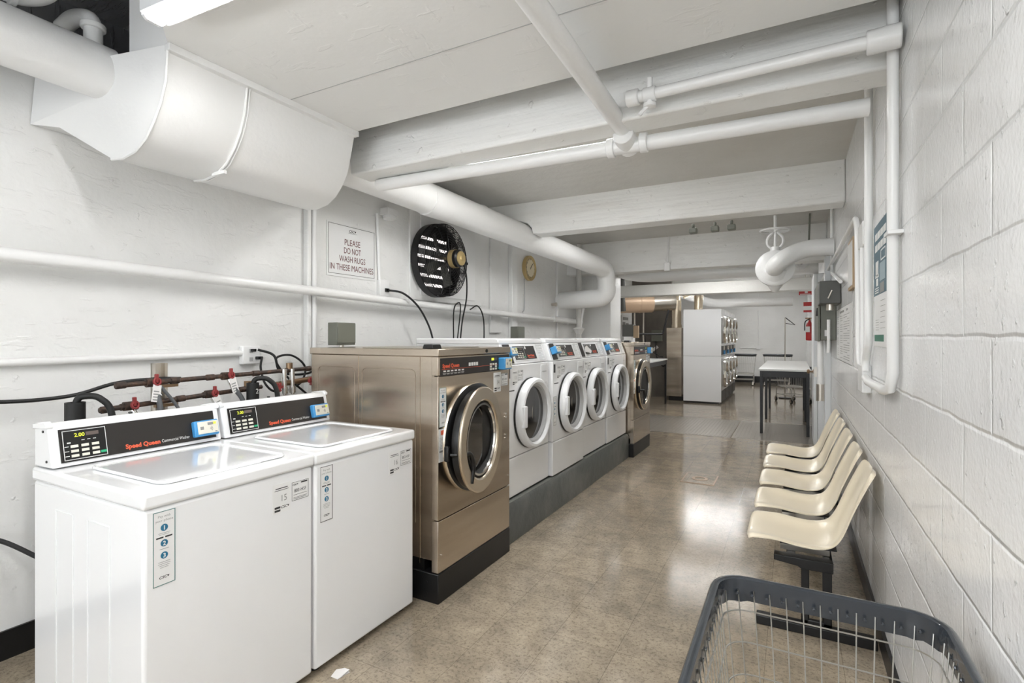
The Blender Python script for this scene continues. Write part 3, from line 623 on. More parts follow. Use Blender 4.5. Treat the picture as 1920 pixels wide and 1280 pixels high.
# iron supply pipes with valves
def valve(par, y, z, flip=1, flag=True, X=-2.85):
    MB().cyl((X, y - .03, z), (X, y + .03, z), .022, 12).build('valve_body', 'copper', par)
    MB().ring((X + .035, y, z + .005), (1, .2, .2), [(.012, 0), (.022, 0), (.022, .012), (.012, .012)], 10).box(X + .03, X + .045, y - .008, y + .008, z, z + .045).build('valve_handle', 'darkred', par, bevel=.003)
    if flag:
        f = Fr((X + .045, y + .0, z - .01), (.1, .3 * flip, -1), (0, 1, .35 * flip)); MB().fbox(f, 0, .085, -.02, .02, 0, .002).build('paper_tag', 'tag', par)
        L = MB(); [L.fbox(f, .03 + i * .014, .036 + i * .014, -.014, .012, .002, .0026) for i in range(4)]; L.build('tag_print', 'grey_ink', par)
    MB().cyl((X + .01, y + .005, z - .02), (X + .03, y + .02, z - .07), .014, 10).build('valve_outlet', 'chrome', par)
t = thing('iron_supply_pipe', 'upper brown iron supply pipe with red-handled valves behind the top-load washers', 'pipe', (-2.85, 1.9, 1.2))
MB().cyl((-2.85, 1.30, 1.218), (-2.85, 2.60, 1.245), .0125, 14).build('pipe_run', 'copper', t)
for y in (1.30, 1.55, 1.74, 2.02, 2.25, 2.40): MB().cyl((-2.85, y, 1.218 + (y - 1.3) * .02), (-2.85, y + .045, 1.219 + (y - 1.3) * .02), .017, 12).build('coupling', 'copper', t, bevel=.003)
MB().cyl((-2.85, 2.28, 1.24), (-2.85, 2.28, 1.285), .02, 12).build('tee_fitting', 'brass', t)
valve(t, 1.465, 1.221, -.6); valve(t, 1.86, 1.229, .8); valve(t, 2.50, 1.24, 1, False)
t = thing('iron_supply_pipe', 'lower brown iron supply pipe with red-handled valves behind the top-load washers', 'pipe', (-2.85, 1.9, 1.1))
MB().cyl((-2.85, 1.235, 1.108), (-2.85, 2.08, 1.149), .0125, 14).build('pipe_run', 'copper', t)
for y in (1.24, 1.32, 1.58, 1.72, 1.93): MB().cyl((-2.85, y, 1.108 + (y - 1.235) * .049), (-2.85, y + .045, 1.110 + (y - 1.235) * .049), .017, 12).build('coupling', 'copper', t, bevel=.003)
MB().cyl((-2.85, 1.99, 1.135), (-2.85, 1.99, 1.19), .022, 12).build('tee_fitting', 'brass', t)
valve(t, 1.365, 1.115, 1, False); valve(t, 1.765, 1.135, 1.3)
t = thing('valve_manifold', 'cluster of brass valves with dark red handles beside the steel washer', 'valve', (-2.8, 2.35, 1.1))
MB().cyl((-2.83, 2.17, 1.155), (-2.83, 2.62, 1.185), .018, 12).build('pipe_run', 'brass', t)
MB().cyl((-2.80, 2.20, 1.09), (-2.80, 2.20, 1.25), .016, 10).cyl((-2.80, 2.26, 1.09), (-2.80, 2.26, 1.25), .016, 10).cyl((-2.80, 2.20, 1.10), (-2.80, 2.20, 1.14), .024, 10).cyl((-2.80, 2.26, 1.10), (-2.80, 2.26, 1.14), .024, 10).build('valve_body', 'chrome', t)
for y, z in ((2.13, 1.145), (2.385, 1.165)):
    L = MB(); [L.cyl((-2.76, y, z), (-2.76, y + .028 * math.cos(a * PI / 3), z + .028 * math.sin(a * PI / 3)), .010, 6) for a in range(6)]
    L.cyl((-2.79, y, z), (-2.75, y, z), .014, 10); L.build('valve_handle', 'darkred', t)
t = thing('pipe_strut', 'upright galvanised channel holding the two iron pipes to the wall', 'bracket', (-2.95, 1.53, .3))
MB().box(-2.93, -2.89, 1.50, 1.515, .4, 1.315).box(-2.93, -2.89, 1.545, 1.56, .4, 1.315).box(-2.935, -2.925, 1.50, 1.56, .4, 1.315).build('channel', 'galv', t)
MB().box(-3.13, -2.935, 1.51, 1.55, .5, .54).build('stand_off', 'galv', t)
for z in (1.19, 1.09): MB().box(-2.89, -2.865, 1.49, 1.60, z, z + .015).build('pipe_clamp', 'brass', t)
def standpipe(y, label, z=1.165, X=-2.77, num=None, r=.037):
    t = thing('drain_standpipe', label, 'drain pipe', (X, y, 0), 'black drain standpipes')
    MB().ring((X, y, 0), (0, 0, 1), [(r, 0), (r, z), (r - .006, z), (r - .006, 0)], 20).build('pipe', 'rubber', t)
    MB().tube(spline([(X, y, z - .12), (X, y + .005, z), (X + .02, y + .03, z + .025), (X + .05, y + .075, z + .01), (X + .07, y + .11, z - .07), (X + .08, y + .12, z - .35)]), .014, 12).build('drain_hose', 'rubber', t)
    if num:
        f = Fr((X + .038, y - .0, z - .06), (0, 1, 0), (0, 0, 1)); MB().ftext(f, num, 0, 0, .04, .002, 'C').build('pipe_number', 'white_ink', t)
standpipe(1.11, 'fat black standpipe with a hose bent into it behind the nearest washer')
standpipe(1.965, 'black standpipe marked 2 with a bent hose behind the second washer', 1.185, num='2', r=.034)
H = lambda pts, lb, r=.013: tag(MB().tube(spline(pts), r, 10).build('supply_hose', 'hose'), lb, 'hose', 'supply hoses')
M['hose'] = mat('grey_rubber_hose', (.10, .105, .11), .5)
H([(-2.81, 1.47, 1.16), (-2.78, 1.47, 1.05), (-2.76, 1.46, .8)], 'grey hose falling from the first valve of the upper pipe')
H([(-2.81, 1.88, 1.16), (-2.78, 1.92, 1.05), (-2.76, 1.90, .8)], 'grey hose falling from the tagged middle valve of the upper pipe')
H([(-2.81, 1.395, 1.05), (-2.78, 1.41, .95), (-2.72, 1.42, .75)], 'grey hose falling from the first valve of the lower pipe', .011)
H([(-2.81, 1.78, 1.07), (-2.78, 1.79, .98), (-2.74, 1.78, .75)], 'grey hose falling from the tagged valve of the lower pipe', .011)
H([(-2.82, 1.49, 1.20), (-2.79, 1.56, 1.08), (-2.76, 1.62, .9)], 'thin black hose crossing behind the upright channel', .008)
# access hatch lines and small wall bits
tag(MB().frame(LW, 6.12, 6.75, 1.74, 2.02, .008, 0, .006).build('access_panel', 'wall', bevel=.002), 'faint square access panel outline under the clock', 'panel')
tag(MB().lathe((WL, 7.05, 1.93), (1, 0, 0), [(.02, 0), (.02, .05), (.03, .06), (.03, .08), (0, .085)], 12).build('wall_spout', 'galv'), 'small metal spout sticking out of the left wall', 'spout')
for y, x, lb in ((2.585, -2.75, 'grey metal box standing behind the nearest steel washer'), (5.15, -2.70, 'grey metal box standing behind the white front-load washers')):
    z1 = 1.552 if y < 3 else 1.57
    t = thing('control_box', lb, 'electrical box', (x, y + .08, 1.39), 'grey boxes behind the machines')
    MB().box(x - .09, x + .0, y, y + .17, 1.395, z1).build('box_body', 'breaker', t, bevel=.004)
    MB().box(x, x + .006, y + .004, y + .166, 1.41, z1 - .004).build('cover', 'breaker', t, bevel=.002)
    MB().cyl((x - .04, y + .08, 0), (x - .04, y + .08, 1.4), .015, 8).build('stub_conduit', 'galv', t)

# ================================================================== MACHINES (local space: front face x=0 facing +x, y to the right seen from the aisle)
FL = Fr((0, 0, 0), (0, 1, 0), (0, 0, 1))
def pay_sticker(par, fr, a, b, w, h, border='teal_ink', x0=.0):
    S = MB().fbox(fr, a, a + w, b, b + h, x0, x0 + .0012)
    L = MB().frame(fr, a, a + w, b, b + h, .0022, x0 + .0012, x0 + .0016)
    D = MB(); N = MB(); T = MB(); c = a + w / 2
    for k, q in (('1', .775), ('2', .565), ('3', .40)):
        D.fdisc(fr, c, b + h * q, w * .165, x0 + .0012, x0 + .0018, 20); N.ftext(fr, k, c, b + h * q - w * .1, w * .28, x0 + .0022, 'C', bold=.03)
    T.ftext(fr, 'Pay with', c, b + h * .915, w * .17, x0 + .0016, 'C'); T.ftext(fr, 'your phone', c, b + h * .86, w * .17, x0 + .0016, 'C')
    for q, k in ((.70, .7), (.68, .6), (.485, .55), (.31, .7), (.285, .75), (.26, .65), (.235, .5)): T.fbox(fr, c - w * .38 * k, c + w * .38 * k, b + h * q, b + h * q + .0012, x0 + .0012, x0 + .0016)
    B = MB().fbox(fr, c - w * .36, c - w * .04, b + h * .635, b + h * .655, x0 + .0012, x0 + .0018).fbox(fr, c + w * .04, c + w * .36, b + h * .635, b + h * .655, x0 + .0012, x0 + .0018)
    csc(B, fr, c, b + h * .09, w * .17, x0 + .0018)
    multi('payment_sticker', [(S, 'sticker'), (L, border), (D, 'blue_ink'), (N, 'white_ink'), (T, 'grey_ink'), (B, 'black_ink')], par)
def id_sticker(par, fr, a, b, num, code, x0=0, k=1.0, box=True):
    """numbered tag at left, framed code plate at right; (a,b) = lower left corner"""
    T = MB().ftext(fr, num, a + .042 * k, b + .044 * k, .036 * k, x0 + .0014, 'L', xs=.9)
    B = MB().fbox(fr, a + .01 * k, a + .036 * k, b + .018 * k, b + .026 * k, x0 + .001, x0 + .0014).fbox(fr, a + .01 * k, a + .036 * k, b + .006 * k, b + .014 * k, x0 + .001, x0 + .0014)
    csc(B, fr, a + .058 * k, b + .016 * k, .014 * k, x0 + .0014)
    B.fbox(fr, a + .014 * k, a + .07 * k, b + .095 * k, b + .098 * k, x0 + .001, x0 + .0014).fbox(fr, a + .01 * k, a + .075 * k, b + .088 * k, b + .0898 * k, x0 + .001, x0 + .0014)
    multi('number_sticker', [(MB().fbox(fr, a, a + .085 * k, b, b + .115 * k, x0, x0 + .001), 'sticker'), (T, 'grey_ink'), (B, 'black_ink')], par)
    B = MB().frame(fr, a + .09 * k, a + .172 * k, b + .03 * k, b + .105 * k, .0014 * k, x0 + .001, x0 + .0014)
    B.fbox(fr, a + .135 * k, a + .166 * k, b + .095 * k, b + .101 * k, x0 + .001, x0 + .0014)
    csc(B, fr, a + .107 * k, b + .091 * k, .010 * k, x0 + .0014)
    B.ftext(fr, code, a + .131 * k, b + .063 * k, .019 * k, x0 + .0014, 'C', xs=.9)
    for q in (.036, .041, .052): B.fbox(fr, a + .098 * k, a + .164 * k, b + q * k, b + (q + .0014) * k, x0 + .001, x0 + .0014)
    multi('code_sticker', [(MB().fbox(fr, a + .09 * k, a + .172 * k, b + .03 * k, b + .105 * k, x0, x0 + .001), 'sticker'), (B, 'black_ink')], par)
def keypad(par, fr, a, b, w, h, c=.001, big=True, digits='200'):
    K = MB(); kw = w * .165; kh = h * .085
    for i in range(3):
        for j in range(3):
            x = a + w * (.17 + .235 * i); y = b + h * (.10 + .155 * j); K.fbox(fr, x, x + kw, y, y + kh, c + .003, c + .005)
    T = MB().frame(fr, a + .002, a + w - .002, b + .002, b + h - .002, .0022, c + .003, c + .0035)
    if big:
        for i in range(3):
            T.fbox(fr, a + w * (.42 + .13 * i), a + w * (.49 + .13 * i), b + h * .62, b + h * .64, c + .003, c + .0036)
            T.fbox(fr, a + w * .04, a + w * .13, b + h * (.14 + .155 * i), b + h * (.16 + .155 * i), c + .003, c + .0036)
        T.fbox(fr, a + w * .1, a + w * .18, b + h * .56, b + h * .60, c + .003, c + .0036)
    kp = multi('keypad', [(MB().fbox(fr, a, a + w, b, b + h, c, c + .003), 'black'), (K, 'cream_face'), (T, 'white_ink'), (MB().fbox(fr, a + w * .83, a + w * .96, b + h * .11, b + h * .19, c + .003, c + .005), 'green')], par)
    multi('display', [(MB().fbox(fr, a + w * .53, a + w * .82, b + h * .76, b + h * .88, c + .003, c + .0036), 'led_off'), (MB().ftext(fr, digits[0] + '.' + digits[1:] if len(digits) == 3 else digits, a + w * .27, b + h * .755, h * .17, c + .0042, 'L', bold=.02), 'led')], kp)
def card_reader(par, fr, a, b, w=.10, h=.075, dpt=.035):
    """blue payment reader with a cream face, bolted on (a,b centre)"""
    r = MB().fbox(fr, a - w / 2, a + w / 2, b - h / 2, b + h / 2, 0, dpt).build('card_reader', 'blue', par, bevel=.006)
    L = MB().fbox(fr, a + .002, a + w * .24, b + h * .16, b + h * .32, dpt + .003, dpt + .0045).fbox(fr, a + w * .30, a + w * .38, b - h * .32, b - h * .26, dpt + .003, dpt + .0045)
    for i in range(3): L.tube([fr.p(a + .008 + (.005 + .005 * i) * math.cos(q), b - .006 + (.005 + .005 * i) * math.sin(q), dpt + .004) for q in (-.7, -.2, .3, .8)], .0009, 4)
    L.fbox(fr, a - w * .3, a - w * .16, b - h * .1, b + h * .1, dpt + .003, dpt + .0036)
    multi('reader_face', [(MB().fbox(fr, a - w / 2 + .012, a + w / 2 - .006, b - h / 2 + .010, b + h / 2 - .006, dpt, dpt + .003), 'cream_face'), (L, 'grey_ink'), (MB().fbox(fr, a + w * .25, a + w * .36, b + h * .18, b + h * .33, dpt + .003, dpt + .0046), 'led')], r)
    return r

def topload(num, code, label, loc, side=True):
    t = thing('top_load_washer', label, 'washing machine', (0, 0, 0), 'top-load washers')
    W = .655; D = .765
    MB().box(-D, 0, 0, W, .03, .905).build('cabinet', 'enamel', t, bevel=.012, seg=3)
    MB().box(-D - .003, .008, -.006, W + .006, .905, .957).build('top_deck', 'enamel', t, bevel=.012, seg=3)
    P = MB()
    for y0, y1 in ((-.58 + 0, -.45), (-.35, -.20)):
        # embossed side panels on the left flank
        for zz in (.06, .82): P.box(y0 - .0, y1, -.0025, .002, zz, zz + .004)
        for xx in (y0, y1 - .003): P.box(xx, xx + .004, -.0025, .002, .06, .824)
    P.build('side_embossing', 'enamel_dull', t, bevel=.001)
    # lid: rounded rectangle with raised rim
    lp = []
    for cx, cy, a0 in ((-.09, W - .12, 0), (-.50, W - .12, PI / 2), (-.50, .12, PI), (-.09, .12, 3 * PI / 2)):
        for i in range(5): a = a0 + i * PI / 8; lp.append((cx + .035 * math.cos(a), cy + .035 * math.sin(a)))
    MB().prism(lp, .957, .963, 'z').build('lid', 'lid', t, bevel=.003)
    MB().tube([(x, y, .9635) for x, y in lp], .0055, 6, closed=True).build('lid_rim', 'enamel', t)
    MB().box(-.062, -.05, .2, .45, .957, .966).build('lid_grip', 'enamel', t, bevel=.003)
    # console
    MB().prism([(-.765, .957), (-.765, 1.10), (-.752, 1.118), (-.672, 1.128), (-.655, 1.117), (-.618, .962)], .002, W - .002, 'y').build('console', 'enamel', t, bevel=.008, seg=3)
    MB().prism([(-.765, 1.100), (-.765, 1.122), (-.668, 1.134), (-.648, 1.122), (-.650, 1.108)], -.004, .018, 'y').build('console_end_cap', 'enamel', t, bevel=.004)
    MB().prism([(-.765, 1.100), (-.765, 1.122), (-.668, 1.134), (-.648, 1.122), (-.650, 1.108)], W - .018, W + .004, 'y').build('console_end_cap', 'enamel', t, bevel=.004)
    u = Vector((0, 1, 0)); v = Vector((-.037, 0, .155)).normalized(); fr = Fr((-.6165, 0, .966), u, v)
    MB().fbox(fr, .03, W - .03, .012, .138, 0, .002).build('fascia', 'fascia', t)
    keypad(t, fr, .037, .016, .145, .116, .002)
    MB().fitted(fr, 'Speed Queen', .245, .378, .026, .025, .0035, bold=.035).build('brand_lettering', 'orange_ink', t)
    MB().fitted(fr, 'Commercial Washer', .385, .503, .028, .019, .0035).build('type_lettering', 'white_ink', t)
    card_reader(t, fr, W - .083, .060, .112, .072, .030)
    S = MB().fdisc(Fr((-.70, .30, 1.13), (0, 1, 0), (-1, 0, .12)), 0, 0, .008, -.004, .0015, 14)
    S.build('console_lock', 'black', t)
    for z, x in ((.985, -.66), (1.095, -.69)): MB().cyl((x, -.001, z), (x, .004, z), .005, 10).build('screw', 'black', t)
    f2 = Fr((0, 0, 0), (0, 1, 0), (0, 0, 1))
    pay_sticker(t, f2, .028, .652, .068, .238, 'teal_ink' if num == '15' else 'black_ink')
    id_sticker(t, f2, W - .195, .755, num, code)
    for x in (-.70, -.06):
        for y in (.05, W - .05): MB().cyl((x, y, 0), (x, y, .035), .022, 12).build('foot', 'rubber', t)
    t.location = loc; return t
topload('15', '803-HSF', 'white top-load washer nearest the viewer, numbered 15', (-1.79, .893, 0))
topload('16', '802-HSF', 'white top-load washer numbered 16, beside the big steel washer', (-1.79, 1.560, 0))
tag(MB().add([(-1.74, 1.60, .001), (-1.70, 1.60, .001), (-1.69, 1.66, .012), (-1.73, 1.67, .002), (-1.75, 1.64, .006)], [(0, 1, 2, 3, 4)]).add([(-1.74, 1.60, .0005), (-1.70, 1.60, .0005), (-1.69, 1.66, .0005), (-1.73, 1.67, .0005), (-1.75, 1.64, .0005)], [(4, 3, 2, 1, 0)]).build('paper_scrap', 'tag'), 'torn scrap of white paper on the floor between the two top-load washers', 'scrap')

def steel_washer(label, loc, group, num='14', ajar=True):
    t = thing('steel_washer', label, 'washing machine', (0, 0, 0), group)
    W = .81; D = .99; z0 = .165; zt = 1.385
    # local x=0 front panel plane
    MB().box(-D, -.03, .006, W - .006, z0 + .06, 1.345).build('cabinet', 'steel', t, bevel=.004)
    MB().box(-D + .1, -.10, .01, W - .01, z0 - .003, z0 + .07).build('lower_gap', 'black', t)
    MB().box(-.045, 0, 0, W, z0, .447).build('lower_panel', 'steel', t, bevel=.003)
    MB().box(-.045, 0, 0, W, .452, 1.235).build('front_panel', 'steel', t, bevel=.003)
    MB().box(-.045, 0, 0, W, 1.24, 1.343).build('control_frame', 'steel', t, bevel=.003)
    MB().box(-D - .004, .006, -.004, W + .004, 1.345, zt).build('top_lid', 'steel', t, bevel=.004)
    MB().prism([(-.14, zt), (-.13, zt + .025), (-.07, zt + .025), (-.06, zt)], .04, .12, 'y').build('soap_hatch', 'black', t, bevel=.004)
    MB().box(-.60, -.08, .05, .55, zt, zt + .006).build('hopper_plate', 'galv', t, bevel=.002)
    # embossed side panel
    P = MB()
    for a, b in ((-.93, -.62), (-.56, -.16)):
        P.tube(bend([(x, .005, z) for x, z in ((a, .42), (a, 1.27), (b, 1.27), (b, .42))], .04, 6), .0026, 6)
    P.box(-.592, -.588, .003, .0065, .3, 1.34); P.box(-.13, -.126, .003, .0065, .2, 1.34)
    P.build('side_embossing', 'steel', t)
    # fascia
    fr = FL
    K = MB(); Q = MB()
    for i in range(4): K.fbox(fr, .30 + .027 * i, .32 + .027 * i, 1.280, 1.30, .0025, .004)
    for i in range(6): K.fbox(fr, .045 + .036 * i, .068 + .036 * i, 1.262 - .004, 1.262 + .004, .0025, .0035); K.fbox(fr, .04 + .036 * i, .07 + .036 * i, 1.249, 1.2505, .0025, .0035).fbox(fr, .042 + .036 * i, .066 + .036 * i, 1.2445, 1.246, .0025, .0035)
    for i in range(3):
        for j in range(3):
            if (i, j) != (1, 1): Q.fbox(fr, .545 + .032 * i, .567 + .032 * i, 1.242 + .0155 * j, 1.2535 + .0155 * j, .0025, .0045)
    multi('fascia', [(MB().fbox(fr, .02, W - .012, 1.236, 1.334, 0, .0025), 'fascia'), (K, 'white_ink'), (Q, 'cream_face'), (MB().fbox(fr, .645, .665, 1.246, 1.254, .0025, .0045), 'green'), (MB().fbox(fr, .60, .635, 1.302, 1.318, .0025, .0035), 'led_off'), (MB().fbox(fr, .565, .596, 1.302, 1.318, .0025, .0035), 'led')], t)
    MB().ftext(fr, 'Speed Queen', .035, 1.281, .030, .004, 'L', bold=.035).fbox(fr, .03, W - .16, 1.2715, 1.273, .0025, .0035).build('brand_lettering', 'orange_ink', t)
    card_reader(t, fr, W - .105, 1.278, .10, .078, .05)
    MB().fdisc(fr, .50, 1.365, .011, .006, .009, 14).build('lock', 'black', t)
    # door
    by, bz = .362, .855
    MB().lathe((0, by, bz), (1, 0, 0), [(.318, 0), (.318, .012), (.30, .028), (.27, .03)], 48).build('door_backing', 'black', t)
    MB().ring((.0, by, bz), (1, 0, 0), [(.318, 0), (.324, 0), (.324, .006), (.318, .014)], 48).build('backing_trim', 'steel_plain', t)
    ax = Vector((1, .14 if ajar else 0, 0)).normalized(); dc = Vector((.022, .322, .85) if ajar else (-.012, .37, .85)); cy, cz = dc.y, .85
    dd = MB().ring(dc, ax, [(.296, .046), (.305, .047), (.309, .057), (.306, .063), (.301, .066), (.236, .066), (.227, .062), (.221, .05), (.216, .035), (.224, .035), (.23, .046)], 64).build('door', 'steel_plain', t, sharp=20)
    MB().ring(dc, ax, [(.205, .0), (.287, .0), (.290, .02), (.287, .045), (.205, .045)], 56).build('door_body', 'black', dd)
    MB().ring(dc, ax, [(.216, .030), (.218, .055), (.203, .052), (.190, .02), (.184, -.01), (.205, -.01)], 48).build('door_seal', 'rubber', dd)
    MB().ring(dc, ax, [(.207, .052), (.211, .058), (.200, .058), (.196, .048)], 48).build('inner_trim', 'chrome', dd)
    MB().lathe(dc, ax, [(.194, .02), (.160, -.004), (.08, -.014), (0, -.016)], 40).build('door_glass', 'glass', dd)
    r_ = MB()
    for q in (.14, .105): r_.ring(dc, ax, [(q, .006 if q > .12 else -.002), (q + .003, .004 if q > .12 else -.004), (q + .003, .010), (q, .010)], 40)
    r_.build('glass_rings', 'chrome', dd)
    g = dc + ax * .078 + Vector((0, -.225, -.05))
    MB().tube(spline([g + Vector((.0, -.055, .01)), g, g + Vector((.008, .05, -.005)), g + Vector((.010, .075, -.08)), g + Vector((.006, .06, -.17))]), [.008 + .0055 * min(1, i / 20) for i in range(33)], 10).build('handle', 'black', dd)
    MB().fbox(Fr((.03, cy - .30, cz), (0, 1, 0), (0, 0, 1)), -.015, .012, -.075, .01, 0, .03).cyl((.05, cy - .29, cz - .04), (.10, cy - .27, cz - .04), .010, 10).build('latch', 'black', t, bevel=.008)
    for y, z, r in ((W - .06, .94, .007), (W - .06, .918, .007), (W - .06, .80, .007), (W - .06, .778, .007), (.028, .26, .004), (W - .02, .52, .004)):
        MB().cyl((0, y, z), (.006, y, z), r, 10).build('screw', 'chrome', t)
    pay_sticker(t, fr, .012, .958, .062, .215)
    B = MB().fbox(fr, .010, .078, .82, .83, .0013, .0018)
    for i in range(8): B.fbox(fr, .012, .076, .842 + i * .008, .8435 + i * .008, .0013, .0018)
    multi('warning_label', [(MB().fbox(fr, .006, .082, .768, .948, .0, .0013), 'sticker'), (MB().fbox(fr, .024, .078, .915, .940, .0013, .0018), 'orange_ink'), (B, 'grey_ink')], t)
    id_sticker(t, fr, W - .215, 1.095, num, '801-HSF', k=1.1)
    t.location = loc; return t
s1 = steel_washer('big stainless steel washer beside the top-load washers, its round door ajar', (-1.695, 2.306, 0), 'stainless steel front-load washers')
s2 = steel_washer('stainless steel washer at the far end of the machine row', (-1.69, 6.235, 0), 'stainless steel front-load washers', '9', ajar=False)
def pad(y, lb, s=1.0, h=.16):
    t = thing('washer_base', lb, 'machine base', (-2.2, y + .4, 0), 'black steel washer bases')
    MB().box(-2.60, -1.692, y, y + .812, 0, .161).build('base_body', 'blackmetal', t, bevel=.004)
    MB().cyl((-1.74 - .03, y - .002, .11), (-1.77, y + .004, .11), .006, 8).cyl((-1.77, y - .002, .05), (-1.77, y + .004, .05), .006, 8).build('bolts', 'rubber', t)
pad(2.303, 'black steel base under the nearest steel washer'); pad(6.235, 'black steel base under the far steel washer')
t = thing('concrete_plinth', 'long grey painted concrete plinth carrying the four white front-load washers', 'plinth', (-2.2, 4.7, 0))
MB().prism([(-2.7, 0), (-1.742, 0), (-1.742, .262), (-1.757, .282), (-2.7, .282)], 3.125, 4.93, 'y').prism([(-2.7, 0), (-1.748, 0), (-1.748, .256), (-1.762, .278), (-2.7, .278)], 4.934, 6.228, 'y').build('plinth_body', 'plinth', t, bevel=.004)
MB().box(-1.79, -1.756, 3.13, 6.22, .2815, .284).build('worn_edge', 'plinth_top', t)

def frontload(label, loc, num, reader=True, code='801-HSF', slipped=False, pay=False):
    t = thing('front_load_washer', label, 'washing machine', (0, 0, 0), 'white front-load washers')
    W = .722; D = .80
    MB().box(-D, 0, .0, W, .012, .292).build('kick_panel', 'enamel', t, bevel=.008, seg=3)
    MB().box(-D, 0, .0, W, .296, .965).build('front_panel', 'enamel', t, bevel=.008, seg=3)
    MB().prism([(-D, .968), (-.006, .968), (-.060, 1.115), (-D, 1.115)], 0, W, 'y').build('control_housing', 'enamel', t, bevel=.005)
    MB().prism([(-D - .004, 1.115), (-.058, 1.115), (-.066, 1.150), (-.082, 1.158), (-D - .004, 1.158)], -.002, W + .002, 'y').build('top_cap', 'enamel', t, bevel=.008, seg=3)
    v = Vector((-.054, 0, .147)); fr = Fr((-.0055, 0, .969), (0, 1, 0), v)
    MB().fbox(fr, .035, .135, .008, .152, 0, .002).build('dark_strip', 'fascia', t)
    MB().frame(fr, .17, .545, .022, .143, .007, 0, .0025).build('panel_recess', 'enamel_dull', t, bevel=.002)
    MB().fbox(fr, .18, .535, .030, .135, 0, .002).build('fascia', 'fascia', t)
    keypad(t, fr, .185, .034, .16, .095, .002, digits='L5')
    MB().ftext(fr, 'Speed Queen', .44, .052, .021, .003, 'C', bold=.035).fbox(fr, .39, .50, .040, .044, .002, .003).build('brand_lettering', 'orange_ink', t)
    MB().fdisc(fr, .375, .122, .012, .002, .004, 14).build('round_badge', 'sticker', t)
    B = MB().frame(fr, .575, .675, .012, .146, .0015, .002, .0026)
    for i in range(14): B.fbox(fr, .583, .583 + (.084 if i % 3 else .05), .020 + i * .0088, .0215 + i * .0088 + (.0015 if i in (6, 13) else 0), .002, .0026)
    multi('instruction_label', [(MB().fbox(fr, .575, .675, .012, .146, 0, .002), 'enamel_dull'), (B, 'grey_ink')], t)
    if reader: card_reader(t, fr, .085, .083, .10, .062, .055)
    if slipped: MB().add([fr.p(*q) for q in ((.15, .10, .02), (.22, .115, .02), (.25, .075, .03), (.30, .055, .025), (.26, .03, .02), (.20, .045, .02), (.14, .05, .015), (.17, .08, .005), (.24, .06, .004))], [(0, 1, 2, 3, 4, 5, 6), (0, 6, 7), (6, 5, 8, 7), (5, 4, 8), (4, 3, 8), (3, 2, 8), (2, 1, 8), (1, 0, 7, 8)]).build('taped_wrapper', 'tag', t)
    # soap drawer
    MB().fbox(FL, .565, .685, .80, .945, 0, .006).build('drawer', 'enamel', t, bevel=.004)
    MB().fbox(FL, .585, .665, .885, .895, .006, .008).build('drawer_grip', 'plastic_grey', t)
    id_sticker(t, FL, .085, .815, num, code, k=1.0)
    MB().fbox(FL, .02, .055, .87, .94, 0, .001).build('logo_block', 'black_ink', t); MB().fbox(FL, .03, .12, .775, .783, 0, .001).build('model_strip', 'black_ink', t)
    if pay: pay_sticker(t, FL, .012, .43, .06, .24, 'black_ink')
    # door
    cy, cz = .375, .59
    MB().ring((0, cy, cz), (1, 0, 0), [(.262, 0), (.268, 0), (.268, .012), (.262, .014)], 56).build('door_gap', 'black', t)
    prof = [(.262, .010), (.268, .03), (.264, .058), (.254, .070), (.236, .072), (.226, .062), (.220, .040), (.216, .012)]
    d = MB().ring((0, cy, cz), (1, 0, 0), prof, 64)
    dd = d.build('door', 'plastic_white', t)
    MB().prism([(cy + .17, cz + .185), (cy + .28, cz + .06), (cy + .305, cz + .03), (cy + .305, cz - .03), (cy + .28, cz - .06), (cy + .17, cz - .185), (cy + .225, cz)], .012, .058, 'x').build('hinge_cover', 'plastic_white', dd, bevel=.010, seg=3)
    MB().ring((0, cy, cz), (1, 0, 0), [(.221, .042), (.219, .050), (.206, .046), (.198, .02), (.206, .012)], 56).build('inner_ring', 'plastic_grey', dd)
    MB().lathe((0, cy, cz), (1, 0, 0), [(.207, .020), (.198, .014), (.15, .012), (.12, .002), (.06, .002), (0, .002)], 48).build('door_glass', 'glass', dd)
    g = MB(); g.ring((0, cy, cz), (1, 0, 0), [(.148, .010), (.152, .010), (.152, .016), (.148, .016)], 40)
    for s in (-1, 1): g.tube(spline([(.014, cy - .03 + s * .05, cz - .11), (.02, cy - .05 + s * .05, cz + .0), (.014, cy + s * .03, cz + .10)]), .0022, 5)
    g.build('glass_ribs', 'galv', dd)
    MB().fbox(Fr((0, cy, cz), (0, 1, 0), (0, 0, 1)), -.252, -.200, -.085, .075, .045, .085).build('handle', 'plastic_white', dd, bevel=.009, seg=3)
    t.location = loc; return t
frontload('white front-load washer directly behind the nearest steel washer', (-1.785, 3.235, .284), '13')
frontload('white front-load washer standing slightly forward, second along the plinth', (-1.755, 3.975, .284), '12', pay=True)
frontload('white front-load washer with a crumpled wrapper taped on its panel instead of a reader', (-1.785, 4.72, .284), '11', reader=False, slipped=True)
frontload('last white front-load washer, next to the far steel washer', (-1.775, 5.475, .284), '10')

